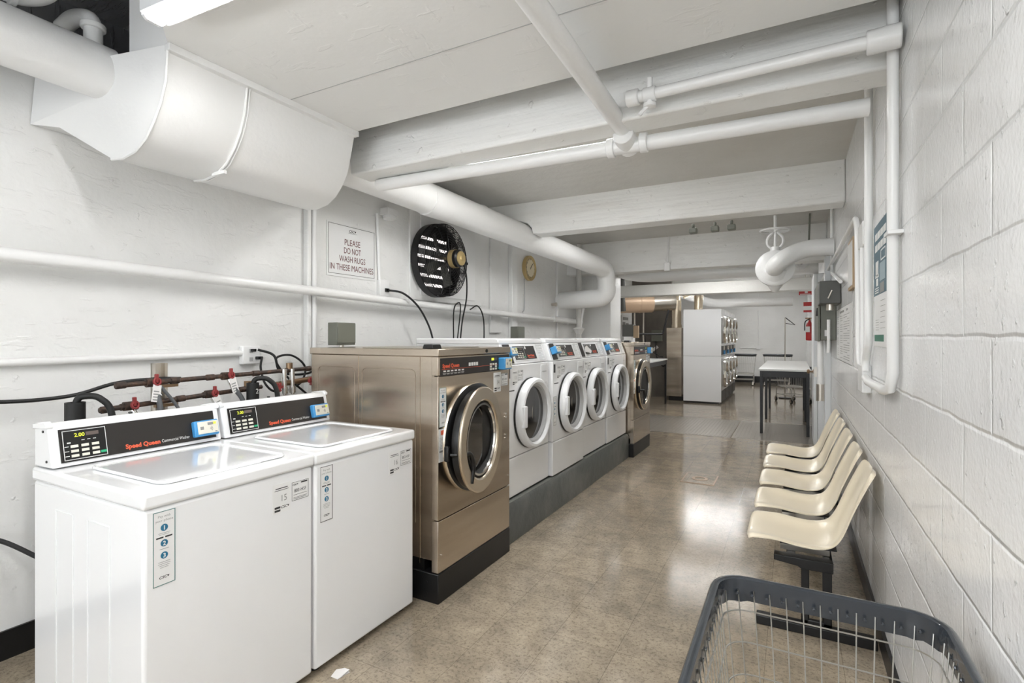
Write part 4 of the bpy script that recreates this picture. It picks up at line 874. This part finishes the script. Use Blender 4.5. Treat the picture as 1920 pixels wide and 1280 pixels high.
# ================================================================== CHAIRS
def chair_shell():
    pr = [(-.236, .424), (-.228, .434), (-.20, .438), (-.12, .428), (-.03, .415), (.05, .408), (.12, .416), (.17, .445), (.205, .50), (.235, .58), (.265, .67), (.295, .755), (.312, .80), (.322, .812)]
    pr = [tuple(v)[0:3:2] for v in spline([(x, 0, z) for x, z in pr], 3)]
    n = len(pr); m = 18; vs = []
    def half(i):
        q = i / (n - 1)
        if q < .17: return .075 + .145 * math.sqrt(1 - (1 - q / .17) ** 2)
        if q < .6: return .22
        if q > .90: return (.215 - .035 * (q - .6) / .33) * math.sqrt(max(.0, 1 - ((q - .90) / .105) ** 2) * .85 + .15)
        return .22 - .035 * (q - .6) / .33 * 1.0
    for off in (0, 1):
        for i, (x, z) in enumerate(pr):
            a = Vector((pr[min(i + 1, n - 1)][0] - pr[max(i - 1, 0)][0], 0, pr[min(i + 1, n - 1)][1] - pr[max(i - 1, 0)][1])).normalized()
            nr = Vector((-a.z, 0, a.x)); q = i / (n - 1); h = half(i)
            for j in range(m + 1):
                s = j / m * 2 - 1
                lift = .040 * abs(s) ** 3.2 * min(1, max(0, q - .05) / .2) * (1 if q < .7 else max(.25, 1 - (q - .7) * 2.6))
                lip = -.016 * max(0, (abs(s) - .9) / .1)
                if i < 2: lip -= .010 * (2 - i) / 2
                p = Vector((x, s * h, z)) + nr * (lift + lip) - nr * .006 * off
                vs.append(p)
    fs = []; k = n * (m + 1)
    for i in range(n - 1):
        for j in range(m):
            a = i * (m + 1) + j; fs.append((a, a + 1, a + m + 2, a + m + 1)); fs.append((k + a, k + a + m + 1, k + a + m + 2, k + a + 1))
    for i in range(n - 1):
        for j in (0, m):
            a = i * (m + 1) + j; fs.append((a, a + m + 1, k + a + m + 1, k + a))
    for j in range(m):
        for i in (0, n - 1):
            a = i * (m + 1) + j; fs.append((a, a + 1, k + a + 1, k + a))
    return MB().add(vs, fs)
LBL = ['nearest', 'second nearest', 'middle', 'second farthest', 'farthest']
bench = thing('beam_seating_frame', 'black steel beam frame carrying the five cream seats along the right wall', 'seating frame', (.05, 4.2, 0))
for x in (-.03, .13): MB().box(x, x + .04, 2.985, 5.31, .328, .36).build('beam', 'blackmetal', bench, bevel=.003)
for y in (2.95, 5.35):
    g = bench
    MB().box(-.165, .345, y - .03, y + .03, 0, .045).build('foot_bar', 'blackmetal', g, bevel=.004)
    MB().box(.035, .07, y - .012, y + .012, .045, .325).box(.125, .165, y - .012, y + .012, .045, .325).box(.035, .165, y - .012, y + .012, .045, .07).build('leg', 'blackmetal', g, bevel=.006)
    MB().prism([(-.085, .368), (.17, .368), (.17, .318), (.035, .318), (.02, .328), (-.085, .340)], y - .03, y + .03, 'y').build('top_bracket', 'blackmetal', g, bevel=.003)
br = MB()
sh = None
for k in range(5):
    y = 3.13 + k * .545
    br.box(-.06, .16, y - .10, y - .08, .36, .402).box(-.06, .16, y + .08, y + .10, .36, .402)
    lb = LBL[k] + ' cream moulded seat of the row of five along the right wall'
    if sh is None:
        sh = thing('moulded_seat', lb, 'seat', (0.05, y, .4), 'cream moulded seats')
        ORG[sh] = Vector((0.03, 0, .4)); cs = chair_shell(); cs.build('shell', 'cream', sh, sharp=60)
        MB().box(-.08, .17, -.12, .12, .396, .404).build('mounting_pad', 'black', sh, bevel=.002)
    else: dup(sh, (0.05, y, .4), lb)
br.build('seat_brackets', 'galv', bench, bevel=.002)

# ================================================================== LAUNDRY CARTS
def rrect(x0, x1, y0, y1, r, z, n=6):
    out = []
    for cx, cy, a0 in ((x1 - r, y1 - r, 0), (x0 + r, y1 - r, PI / 2), (x0 + r, y0 + r, PI), (x1 - r, y0 + r, 3 * PI / 2)):
        for i in range(n + 1): a = a0 + i * PI / 2 / n; out.append(Vector((cx + r * math.cos(a), cy + r * math.sin(a), z)))
    return out
def cart(label, loc, rz=0, fine=True, w=.50, l=.84, zt=.78, rimw=.0, wiremat='wire'):
    t = thing('laundry_cart', label, 'laundry cart', (0, 0, 0), 'wire laundry carts')
    hw, hl = w / 2, l / 2
    top = rrect(-hw, hw, -hl, hl, .075, zt); n = len(top)
    # rim: swept section (rounded lip with an inner apron)
    sec = [(-.010, -.004), (-.009, .006), (-.003, .010), (.006, .009), (.012, .002), (.012, -.010), (.002, -.016), (-.004, -.052), (-.010, -.054), (-.011, -.03)]
    vs = []; fs = []; m = len(sec)
    for i, p in enumerate(top):
        d = (top[(i + 1) % n] - top[i - 1]).normalized(); o = Vector((d.y, -d.x, 0))
        for a, b in sec: vs.append(p + o * a + Vector((0, 0, b + (.003 * math.sin(i * 2.1) if b < -.05 else 0))))
    for i in range(n):
        for j in range(m): fs.append((i * m + j, i * m + (j + 1) % m, ((i + 1) % n) * m + (j + 1) % m, ((i + 1) % n) * m + j))
    MB().add(vs, fs).build('rim', 'vinyl', t, sharp=50)
    # basket wires
    zb = .36; sx, sy = .82, .84
    def ringz(z): k = (zt - z) / (zt - zb); return rrect(-hw * (1 - k * (1 - sx)) + .012, hw * (1 - k * (1 - sx)) - .012, -hl * (1 - k * (1 - sy)) + .012, hl * (1 - k * (1 - sy)) - .012, .06, z)
    zs = [zt - .072 - .078 * i for i in range(6) if zt - .072 - .078 * i > zb + .03] + [zb] if fine else [zt - .05, (zt + zb) / 2, zb]
    hw_ = MB()
    for z in zs: hw_.tube(ringz(z), .0021, 6, closed=True)
    hw_.build('hoop_wires', wiremat, t)
    uw = MB(); a = ringz(zt - .02); b = ringz(zb); step = .042 if fine else .06
    def along(R, q):
        tot = [0]
        for i in range(len(R)): tot.append(tot[-1] + (R[(i + 1) % len(R)] - R[i]).length)
        s = q * tot[-1]
        for i in range(len(R)):
            if tot[i + 1] >= s: return R[i].lerp(R[(i + 1) % len(R)], (s - tot[i]) / max(1e-6, tot[i + 1] - tot[i]))
        return R[0]
    N = int(2 * (w + l) / step)
    for i in range(N): uw.cyl(along(a, i / N), along(b, i / N), .0017, 5)
    for i in range(-5, 6): uw.cyl((i * .034, -hl * sy + .01, zb), (i * .034, hl * sy - .01, zb), .0021, 5)
    for i in range(-7, 8): uw.cyl((-hw * sx + .01, i * .045, zb), (hw * sx - .01, i * .045, zb), .0021, 5)
    uw.build('upright_wires', wiremat, t)
    if fine:
        spots = [(x, s * (hl - .012) * .974, 0, -s) for x in [i * .0365 - .2 for i in range(12)] for s in (1, -1)] + [(s * (hw - .02) * 1.035, y, -s, 0) for y in [i * .045 - .32 for i in range(15)] for s in (1, -1)]
        first = None
        for x, y, dx, dy in spots:
            if first is None:
                s0 = MB().lathe((0, 0, 0), (1, 0, 0), [(.0050, 0), (.0042, .003), (0, .004)], 8).build('rim_screw', 'vinyl', t); first = s0
            else:
                s0 = first.copy(); C.objects.link(s0); s0.parent = t
            s0.location = (x, y, zt - .030); s0.rotation_euler = (0, 0, math.atan2(dy, dx))
    fx, fy = hw * .82, hl * .80
    for x in (-fx, fx):
        MB().tube(bend([(x, -fy, .10), (x, -fy, .34), (x, fy, .34), (x, fy, .10)], .06), .011, 10).build('side_frame', 'wire', t)
    MB().cyl((-fx, -fy, .16), (fx, -fy, .16), .009, 8).cyl((-fx, fy, .16), (fx, fy, .16), .009, 8).cyl((-fx, -fy, .17), (-fx, fy, .17), .009, 8).cyl((fx, -fy, .17), (fx, fy, .17), .009, 8).build('lower_frame', 'wire', t)
    for x in (-fx, fx):
        for y in (-fy, fy):
            MB().cyl((x - .012, y + .02, .05), (x + .012, y + .02, .05), .05, 18).build('wheel', 'rubber', t, bevel=.004)
            MB().cyl((x - .014, y + .02, .05), (x + .014, y + .02, .05), .028, 12).box(x - .018, x - .014, y - .005, y + .035, .04, .115).box(x + .014, x + .018, y - .005, y + .035, .04, .115).box(x - .018, x + .018, y - .02, y + .04, .10, .112).build('caster_fork', 'galv', t)
    t.location = loc; t.rotation_euler = (0, 0, rz); return t
cart('grey-rimmed wire laundry cart in the foreground at the lower right', (.065, 1.155, 0))
cart('small dark-rimmed cart by the far wall, just right of the dryers', (-1.36, 17.4, 0), PI / 2 + .02, False, .5, .78, .93)
cart('dark-rimmed cart by the far wall, half hidden behind the long table', (-.40, 17.5, 0), PI / 2 - .02, False, .5, .78, .93)
cart('wire cart seen beneath the long table, nearer than those at the wall', (.0, 13.2, 0), .5, False, .5, .8, .80)

# ================================================================== TABLES
def table(label, x0, x1, y0, y1, z, feet, m='tabletop'):
    t = thing('folding_table', label, 'table', ((x0 + x1) / 2, (y0 + y1) / 2, 0), 'black-legged worktables')
    MB().box(x0, x1, y0, y1, z - .028, z).build('tabletop', m, t, bevel=.003)
    MB().box(x0 + .025, x1 - .025, y0 + .025, y0 + .05, z - .12, z - .028).box(x0 + .025, x1 - .025, y1 - .05, y1 - .025, z - .12, z - .028).box(x0 + .025, x0 + .05, y0 + .05, y1 - .05, z - .12, z - .028).box(x1 - .05, x1 - .025, y0 + .05, y1 - .05, z - .12, z - .028).build('apron', 'blackmetal', t)
    for x, y in feet: MB().box(x - .02, x + .02, y - .02, y + .02, 0, z - .03).build('leg', 'blackmetal', t, bevel=.003)
    return t
table('long white-topped table with black legs behind the open door', -.46, .23, 8.68, 11.9, .975, [(-.42, 8.72), (.19, 8.72), (-.42, 10.3), (.19, 10.3), (-.42, 11.86), (.19, 11.86)])
table('worktable with black legs against the left wall beyond the far steel washer', -3.45, -2.40, 9.80, 11.62, .985, [(-2.44, 9.84), (-2.44, 11.58), (-3.40, 9.84), (-3.40, 11.58)])

# ================================================================== DRYERS
def dryer(label, loc):
    t = thing('stacked_dryer', label, 'dryer', (0, 0, 0), 'stacked tumble dryers')
    W = .74; D = .79
    MB().box(-D, 0, 0, W, 1.038, 2.06).box(-D, 0, 0, W, .04, 1.033).build('cabinet', 'enamel', t, bevel=.004)
    MB().box(-D + .02, -.05, .01, W - .01, 0, .045).build('base', 'black', t)
    for z in (1.62, .66):
        dd = MB().ring((0, W / 2, z), (1, 0, 0), [(.30, 0), (.315, .03), (.305, .075), (.25, .08), (.235, .05), (.235, 0)], 36).build('door', 'chrome', t)
        MB().lathe((0, W / 2, z), (1, 0, 0), [(.226, .02), (.15, .03), (0, .033)], 30).build('door_glass', 'glass', dd)
        MB().box(.05, .085, W / 2 - .31, W / 2 - .27, z - .09, z + .05).build('handle', 'cream_face', dd, bevel=.006)
    MB().box(0, .012, .03, W - .03, 1.07, 1.26).build('control_panel', 'fascia', t, bevel=.003)
    MB().box(.012, .045, .30, .42, 1.07, 1.16).build('card_reader', 'blue', t, bevel=.006)
    MB().box(.012, .03, .30, .40, 1.17, 1.25).build('coin_box', 'cream_face', t, bevel=.003)
    MB().box(0, .006, .03, W - .03, .05, .28).build('kick_grille', 'fascia', t)
    t.location = loc; return t
d0 = dryer('first of the stacked white dryers, the one showing its blank white side', (-1.365, 12.07, 0))
for k, lb in ((1, 'second stacked dryer from the front of its row'), (2, 'third stacked dryer from the front of its row'), (3, 'last stacked dryer in the row, nearest the carts')):
    dup(d0, (-1.365, 12.07 + k * .75, 0), lb)
t = thing('steel_cabinet', 'tall narrow stainless cabinet standing left of the dryers', 'cabinet', (-2.40, 12.4, 0))
MB().box(-2.57, -2.235, 12.3, 12.75, .10, 1.665).build('cabinet_body', 'steel', t, bevel=.004)
MB().box(-2.53, -2.16, 12.34, 12.8, 0, .10).build('base', 'blackmetal', t)
t = thing('flue_pipe', 'shiny vertical flue rising from the steel cabinet', 'flue', (-2.38, 12.5, 1.66))
MB().cyl((-2.39, 12.52, 1.668), (-2.39, 12.52, 2.30), .11, 20).build('pipe_run', 'flex', t)
MB().tube([(-2.39, 12.52, 2.28), (-2.39, 12.56, 2.42), (-2.42, 12.7, 2.6)], .095, 18).cyl((-2.39, 12.52, 1.668), (-2.39, 12.52, 1.74), .12, 16).build('collar', 'flex', t)
tag(MB().tube(bend([(-2.30, 12.80, 2.44), (-1.93, 12.80, 2.60), (-1.95, 12.80, 2.07)], .3, 16), [.095 + .010 * (i % 2) for i in range(19)] , 16).build('flexible_duct', 'flex'), 'crumpled foil duct elbow above the dryer side', 'duct')
t = thing('round_duct', 'big tan round exhaust duct under the ceiling beyond the doorway at left', 'duct', (-2.9, 11.9, 2.0))
MB().cyl((-3.42, 11.35, 2.20), (-2.78, 11.75, 2.215), .215, 28).build('duct_body', 'tanduct', t)
MB().cyl((-2.78, 11.75, 2.215), (-2.36, 12.02, 2.25), .195, 28).build('duct_end', 'galv', t)
MB().cyl((-3.02, 11.60, 2.21), (-3.0, 11.612, 2.21), .222, 28).build('seam_band', 'tanduct', t)
tag(MB().tube(bend([(-3.20, 10.9, 2.95), (-3.20, 10.9, 2.26), (-3.18, 10.9, 2.0)], .05), .06, 14).build('dark_duct_elbow', 'switch'), 'small dark duct elbow beside the big tan duct', 'duct')
tag(MB().tube(bend([(-3.3, 11.3, 1.52), (-2.50, 11.6, 1.52), (-2.40, 11.7, 2.05)], .05), .022, 8).build('black_pipe', 'blackmetal'), 'black pipe bending up in the dark corner beyond the doorway', 'pipe')
for k, (x, y) in enumerate(((-3.15, 11.7), (-3.0, 11.9))):
    tag(MB().cyl((x, y, 0), (x, y, 2.1), .018, 8).build('wall_riser', 'galv'), ['thin grey riser pipe in the dark corner, left of its twin', 'thin grey riser pipe in the dark corner, right of its twin'][k], 'pipe')
tag(MB().tube(spline([(-2.9, 11.62, 1.5), (-2.85, 11.62, 1.25), (-2.6, 11.62, 1.05), (-2.5, 11.62, 1.02)]), .01, 6).build('slack_cable', 'rubber'), 'slack black cable hanging above the left worktable', 'cable')
tag(MB().box(-3.05, -2.80, 12.86, 12.948, 1.35, 1.62).build('grey_control_box', 'breaker', bevel=.004), 'grey box on the dark wall behind the left worktable', 'box')
tag(MB().fbox(Fr((-3.02, 12.946, 1.10), (.8, 0, .6), (-.6, 0, .8)), 0, .16, 0, .07, 0, .003).build('hanging_tag', 'tag'), 'white paper tag hanging crooked in the dark corner', 'tag')
tag(MB().tube(spline([(-2.95, 12.9, 1.36), (-2.93, 12.86, 1.0), (-2.75, 12.86, .75), (-2.65, 12.88, 1.2)]), .012, 6).build('slack_cable', 'rubber'), 'black cable looping down the dark corner wall', 'cable')
t = thing('wall_notice', 'tall narrow printed notice on the wall beyond the far steel washer', 'notice', (-2.7, 9.3, 1.2))
NF = Fr((-3.545, 12.2, 0), (0, 1, 0), (0, 0, 1))
MB().fbox(NF, -.2, .45, 1.25, 1.98, 0, .008).build('sheet', 'sticker', t)
B = MB().fbox(NF, -.1, .35, 1.86, 1.93, .008, .010)
for i in range(6): B.fbox(NF, -.12, .10, 1.30 + i * .09, 1.36 + i * .09, .008, .010).fbox(NF, .15, .38, 1.30 + i * .09, 1.34 + i * .09, .008, .010)
B.build('printed_panels', 'grey_ink', t)
t = thing('coin_machine', 'small dark control box with pale paper on the wall above the last washers', 'box', (-2.7, 7.3, 1.4))
MB().box(-2.50, -2.32, 8.52, 8.7, 1.46, 1.66).build('box_body', 'switch', t, bevel=.004)
MB().box(-2.32, -2.24, 8.54, 8.6, 1.44, 1.64).build('pale_side', 'cardboard', t)
MB().box(-2.48, -2.34, 8.52, 8.7, 1.2, 1.46).build('post', 'pipe', t)

# ================================================================== RIGHT WALL ITEMS
RW = Fr((WR - .002, 0, 0), (0, -1, 0), (0, 0, 1))
t = thing('wall_poster', 'narrow poster on the right wall, slate blue above and white below, between conduits', 'poster', (WR, 3.0, 1.4))
a0, a1 = -3.22, -2.78
MB().fbox(RW, a0, a1, 1.405, 2.0, 0, .004).build('sheet', 'sticker', t)
MB().fbox(RW, a0, a1, 1.655, 2.0, .004, .005).build('blue_panel', 'poster_blue', t)
L = MB()
for r_, (b, h) in enumerate(((1.925, .034), (1.870, .034))):
    for i in range(4): L.fbox(RW, a0 + .05 + i * .09, a0 + .125 + i * .09, b, b + h, .005, .006)
L.fbox(RW, a0 + .07, a0 + .16, 1.75, 1.82, .005, .006).fbox(RW, a0 + .06, a0 + .17, 1.74, 1.755, .005, .006).fbox(RW, a0 + .09, a0 + .15, 1.70, 1.735, .005, .006)
for i in range(3): L.fbox(RW, a0 + .05, a0 + .17, 1.665 + i * .011, 1.670 + i * .011, .005, .006)
L.frame(RW, a0 + .24, a0 + .38, 1.81, 1.86, .006, .005, .006)
L.build('white_symbols', 'white_ink', t)
MB().fbox(RW, a0 + .21, a0 + .37, 1.715, 1.80, .005, .006).build('pale_panel', 'poster_lite', t)
B = MB()
for i in range(6): B.fbox(RW, a0 + .22, a0 + .36, 1.492 + i * .026, 1.4935 + i * .026, .004, .005)
for i in range(5): B.fbox(RW, a0 + .06, a0 + .16, 1.485 + i * .012, 1.4865 + i * .012, .004, .005)
B.fbox(RW, a0 + .22, a0 + .34, 1.66, 1.705, .005, .0062); B.build('print', 'grey_ink', t)
MB().fbox(RW, a0 + .02, a0 + .32, 1.43, 1.462, .004, .005).build('green_block', 'green_print', t)
t = thing('notice_sheet', 'large printed notice sheet on the right wall beside the fuse box', 'notice', (WR, 5.1, 1.25))
MB().fbox(RW, -5.80, -4.36, 1.25, 1.70, 0, .005).build('sheet', 'sticker', t)
B = MB().frame(RW, -5.80, -4.36, 1.25, 1.70, .004, .005, .0055)
for q in range(4):
    for i in range(20):
        if (i * 7 + q * 3) % 5: B.fbox(RW, -5.72 + q * .34, -5.72 + q * .34 + .16 + .08 * ((i * 3 + q) % 3), 1.275 + i * .0185, 1.2785 + i * .0185, .005, .006)
B.fbox(RW, -5.4, -5.0, 1.655, 1.672, .005, .006).fbox(RW, -4.8, -4.65, 1.655, 1.672, .005, .006); B.build('printed_lines', 'grey_ink', t)
t = thing('glass_notice_case', 'narrow framed notice with a dark edge on the right wall inside the conduit loop', 'notice', (WR, 4.3, 1.7))
MB().fbox(RW, -4.45, -4.12, 1.78, 2.12, 0, .02).build('frame', 'cardboard', t)
MB().fbox(RW, -4.43, -4.14, 1.80, 2.10, .02, .022).build('sheet', 'sticker', t)
t = thing('fuse_box', 'large grey-green fuse box on the right wall', 'electrical box', (.3, 6.3, 1.42))
MB().box(.232, WR - .002, 5.92, 6.85, 1.42, 1.98).build('box_body', 'breaker', t, bevel=.008)
MB().box(.215, .232, 5.90, 6.87, 1.41, 1.99).build('door_panel', 'breaker', t, bevel=.004)
MB().box(.270, .290, 5.912, 5.92, 1.46, 1.52).build('label', 'sticker', t)
MB().cyl((.208, 6.0, 1.66), (.216, 6.0, 1.74), .01, 8).build('latch', 'black', t)
MB().cyl((.245, 6.2, .95), (.245, 6.2, 1.42), .028, 12).build('lower_conduit', 'pipe', t)
MB().cyl((.245, 6.2, .80), (.245, 6.2, .97), .036, 12).build('conduit_sleeve', 'galv', t)
t = thing('switch_box', 'dark grey isolator switch box overlapping the fuse box', 'electrical box', (.3, 5.5, 1.74))
MB().box(.205, WR - .002, 5.35, 5.75, 1.745, 1.945).build('box_body', 'switch', t, bevel=.006)
MB().tube([(.27, 5.345, 1.79), (.30, 5.335, 1.86)], .006, 8).build('lever', 'galv', t)
MB().cyl((.29, 5.45, 1.69), (.29, 5.45, 1.745), .03, 10).build('connector', 'galv', t)
MB().cyl((.30, 5.86, 1.30), (.30, 5.86, 1.62), .014, 10).build('side_conduit', 'pipe', t)
# open door, frame, exit sign, extinguisher
dz = 2.30
t = thing('open_door', 'white door standing open, seen edge-on, past the seats', 'door', (.27, 8.5, 0))
DL = MB().box(.243, .287, 8.08, 8.95, .01, dz).build('door_leaf', 'door', t, bevel=.003)
for s, m_, in ((1, 'chrome'), (-1, 'brass')):
    x = .287 if s > 0 else .243
    MB().lathe((x, 8.16, .985), (s, 0, 0), [(.03, 0), (.03, .006), (.012, .01), (.012, .04), (.028, .048), (.03, .065), (.02, .078), (0, .08)], 18).build('knob', m_, DL)
MB().box(.25, .28, 8.077, 8.081, .92, 1.05).build('latch_plate', 'galv', DL)
struct('door_frame_right', MB().box(.29, WR, 8.06, 8.16, 0, 2.30), 'door', bevel=.004)
tf = struct('trim_door_post', MB().box(.31, WR, 6.75, 6.95, 0, 2.35), 'door', bevel=.006)
t = thing('exit_sign', 'small red sign with a white figure hanging beyond the doorway', 'sign', (.25, 12, 2.3))
MB().cyl((.21, 11.61, 2.43), (.21, 11.61, 2.955), .006, 8).build('hanger_rod', 'galv', t)
XF = Fr((.10, 11.6, 2.27), (1, 0, 0), (0, 0, 1))
MB().fbox(XF, 0, .22, 0, .17, -.02, 0).build('sign_body', 'red', t, bevel=.003)
MB().fbox(XF, .10, .15, .035, .075, 0, .002).fdisc(XF, .125, .11, .022, 0, .002, 12).fbox(XF, .02, .20, .008, .02, 0, .002).build('symbol', 'white_ink', t)
t = thing('fire_extinguisher', 'red fire extinguisher on the right wall beyond the doorway', 'fire extinguisher', (.29, 11.8, 1.38))
MB().lathe((.285, 11.8, 1.38), (0, 0, 1), [(.0, 0), (.06, .01), (.066, .03), (.066, .30), (.05, .34), (.025, .37), (.02, .40)], 20).build('cylinder', 'red', t)
MB().cyl((.285, 11.8, 1.77), (.285, 11.8, 1.83), .02, 10).box(.21, .33, 11.79, 11.81, 1.81, 1.835).build('valve', 'brass', t)
MB().tube(spline([(.285, 11.78, 1.81), (.21, 11.76, 1.75), (.20, 11.76, 1.58)]), .01, 8).build('hose', 'rubber', t)
MB().box(.215, .29, 11.717, 11.722, 1.55, 1.66).build('label', 'white_ink', t)
t = thing('extinguisher_sign', 'red and white folded sign above the fire extinguisher', 'sign', (.28, 11.8, 1.95))
MB().prism([(.37, 11.70), (.18, 11.78), (.37, 11.86)], 1.94, 2.14, 'z').build('sign_body', 'red', t)
MB().prism([(.37, 11.697), (.177, 11.777), (.181, 11.779), (.37, 11.701)], 1.98, 2.06, 'z').build('stripe', 'white_ink', t)
t = thing('hook_stand', 'thin dark pole with a triangular hook bracket behind the long table', 'pole', (-.17, 14, 0))
MB().cyl((-.17, 14, 0), (-.165, 14, 1.92), .012, 8).build('pole', 'galv', t)
MB().tube([(-.165, 14, 1.92), (.04, 14, 1.74), (-.16, 14, 1.78)], .010, 8).build('bracket', 'blackmetal', t)
MB().cyl((-.17, 14, 0), (-.17, 14, .02), .14, 20).build('base', 'blackmetal', t)
tag(MB().cyl((-.98, 18.47, 1.15), (-.98, 18.47, 2.3), .012, 8).box(-1.04, -.92, 18.44, 18.495, 1.06, 1.17).cyl((-1.5, 18.47, 1.11), (-.98, 18.47, 1.11), .012, 8).build('far_conduit', 'pipe'), 'thin white conduit with a box on the far wall', 'conduit')
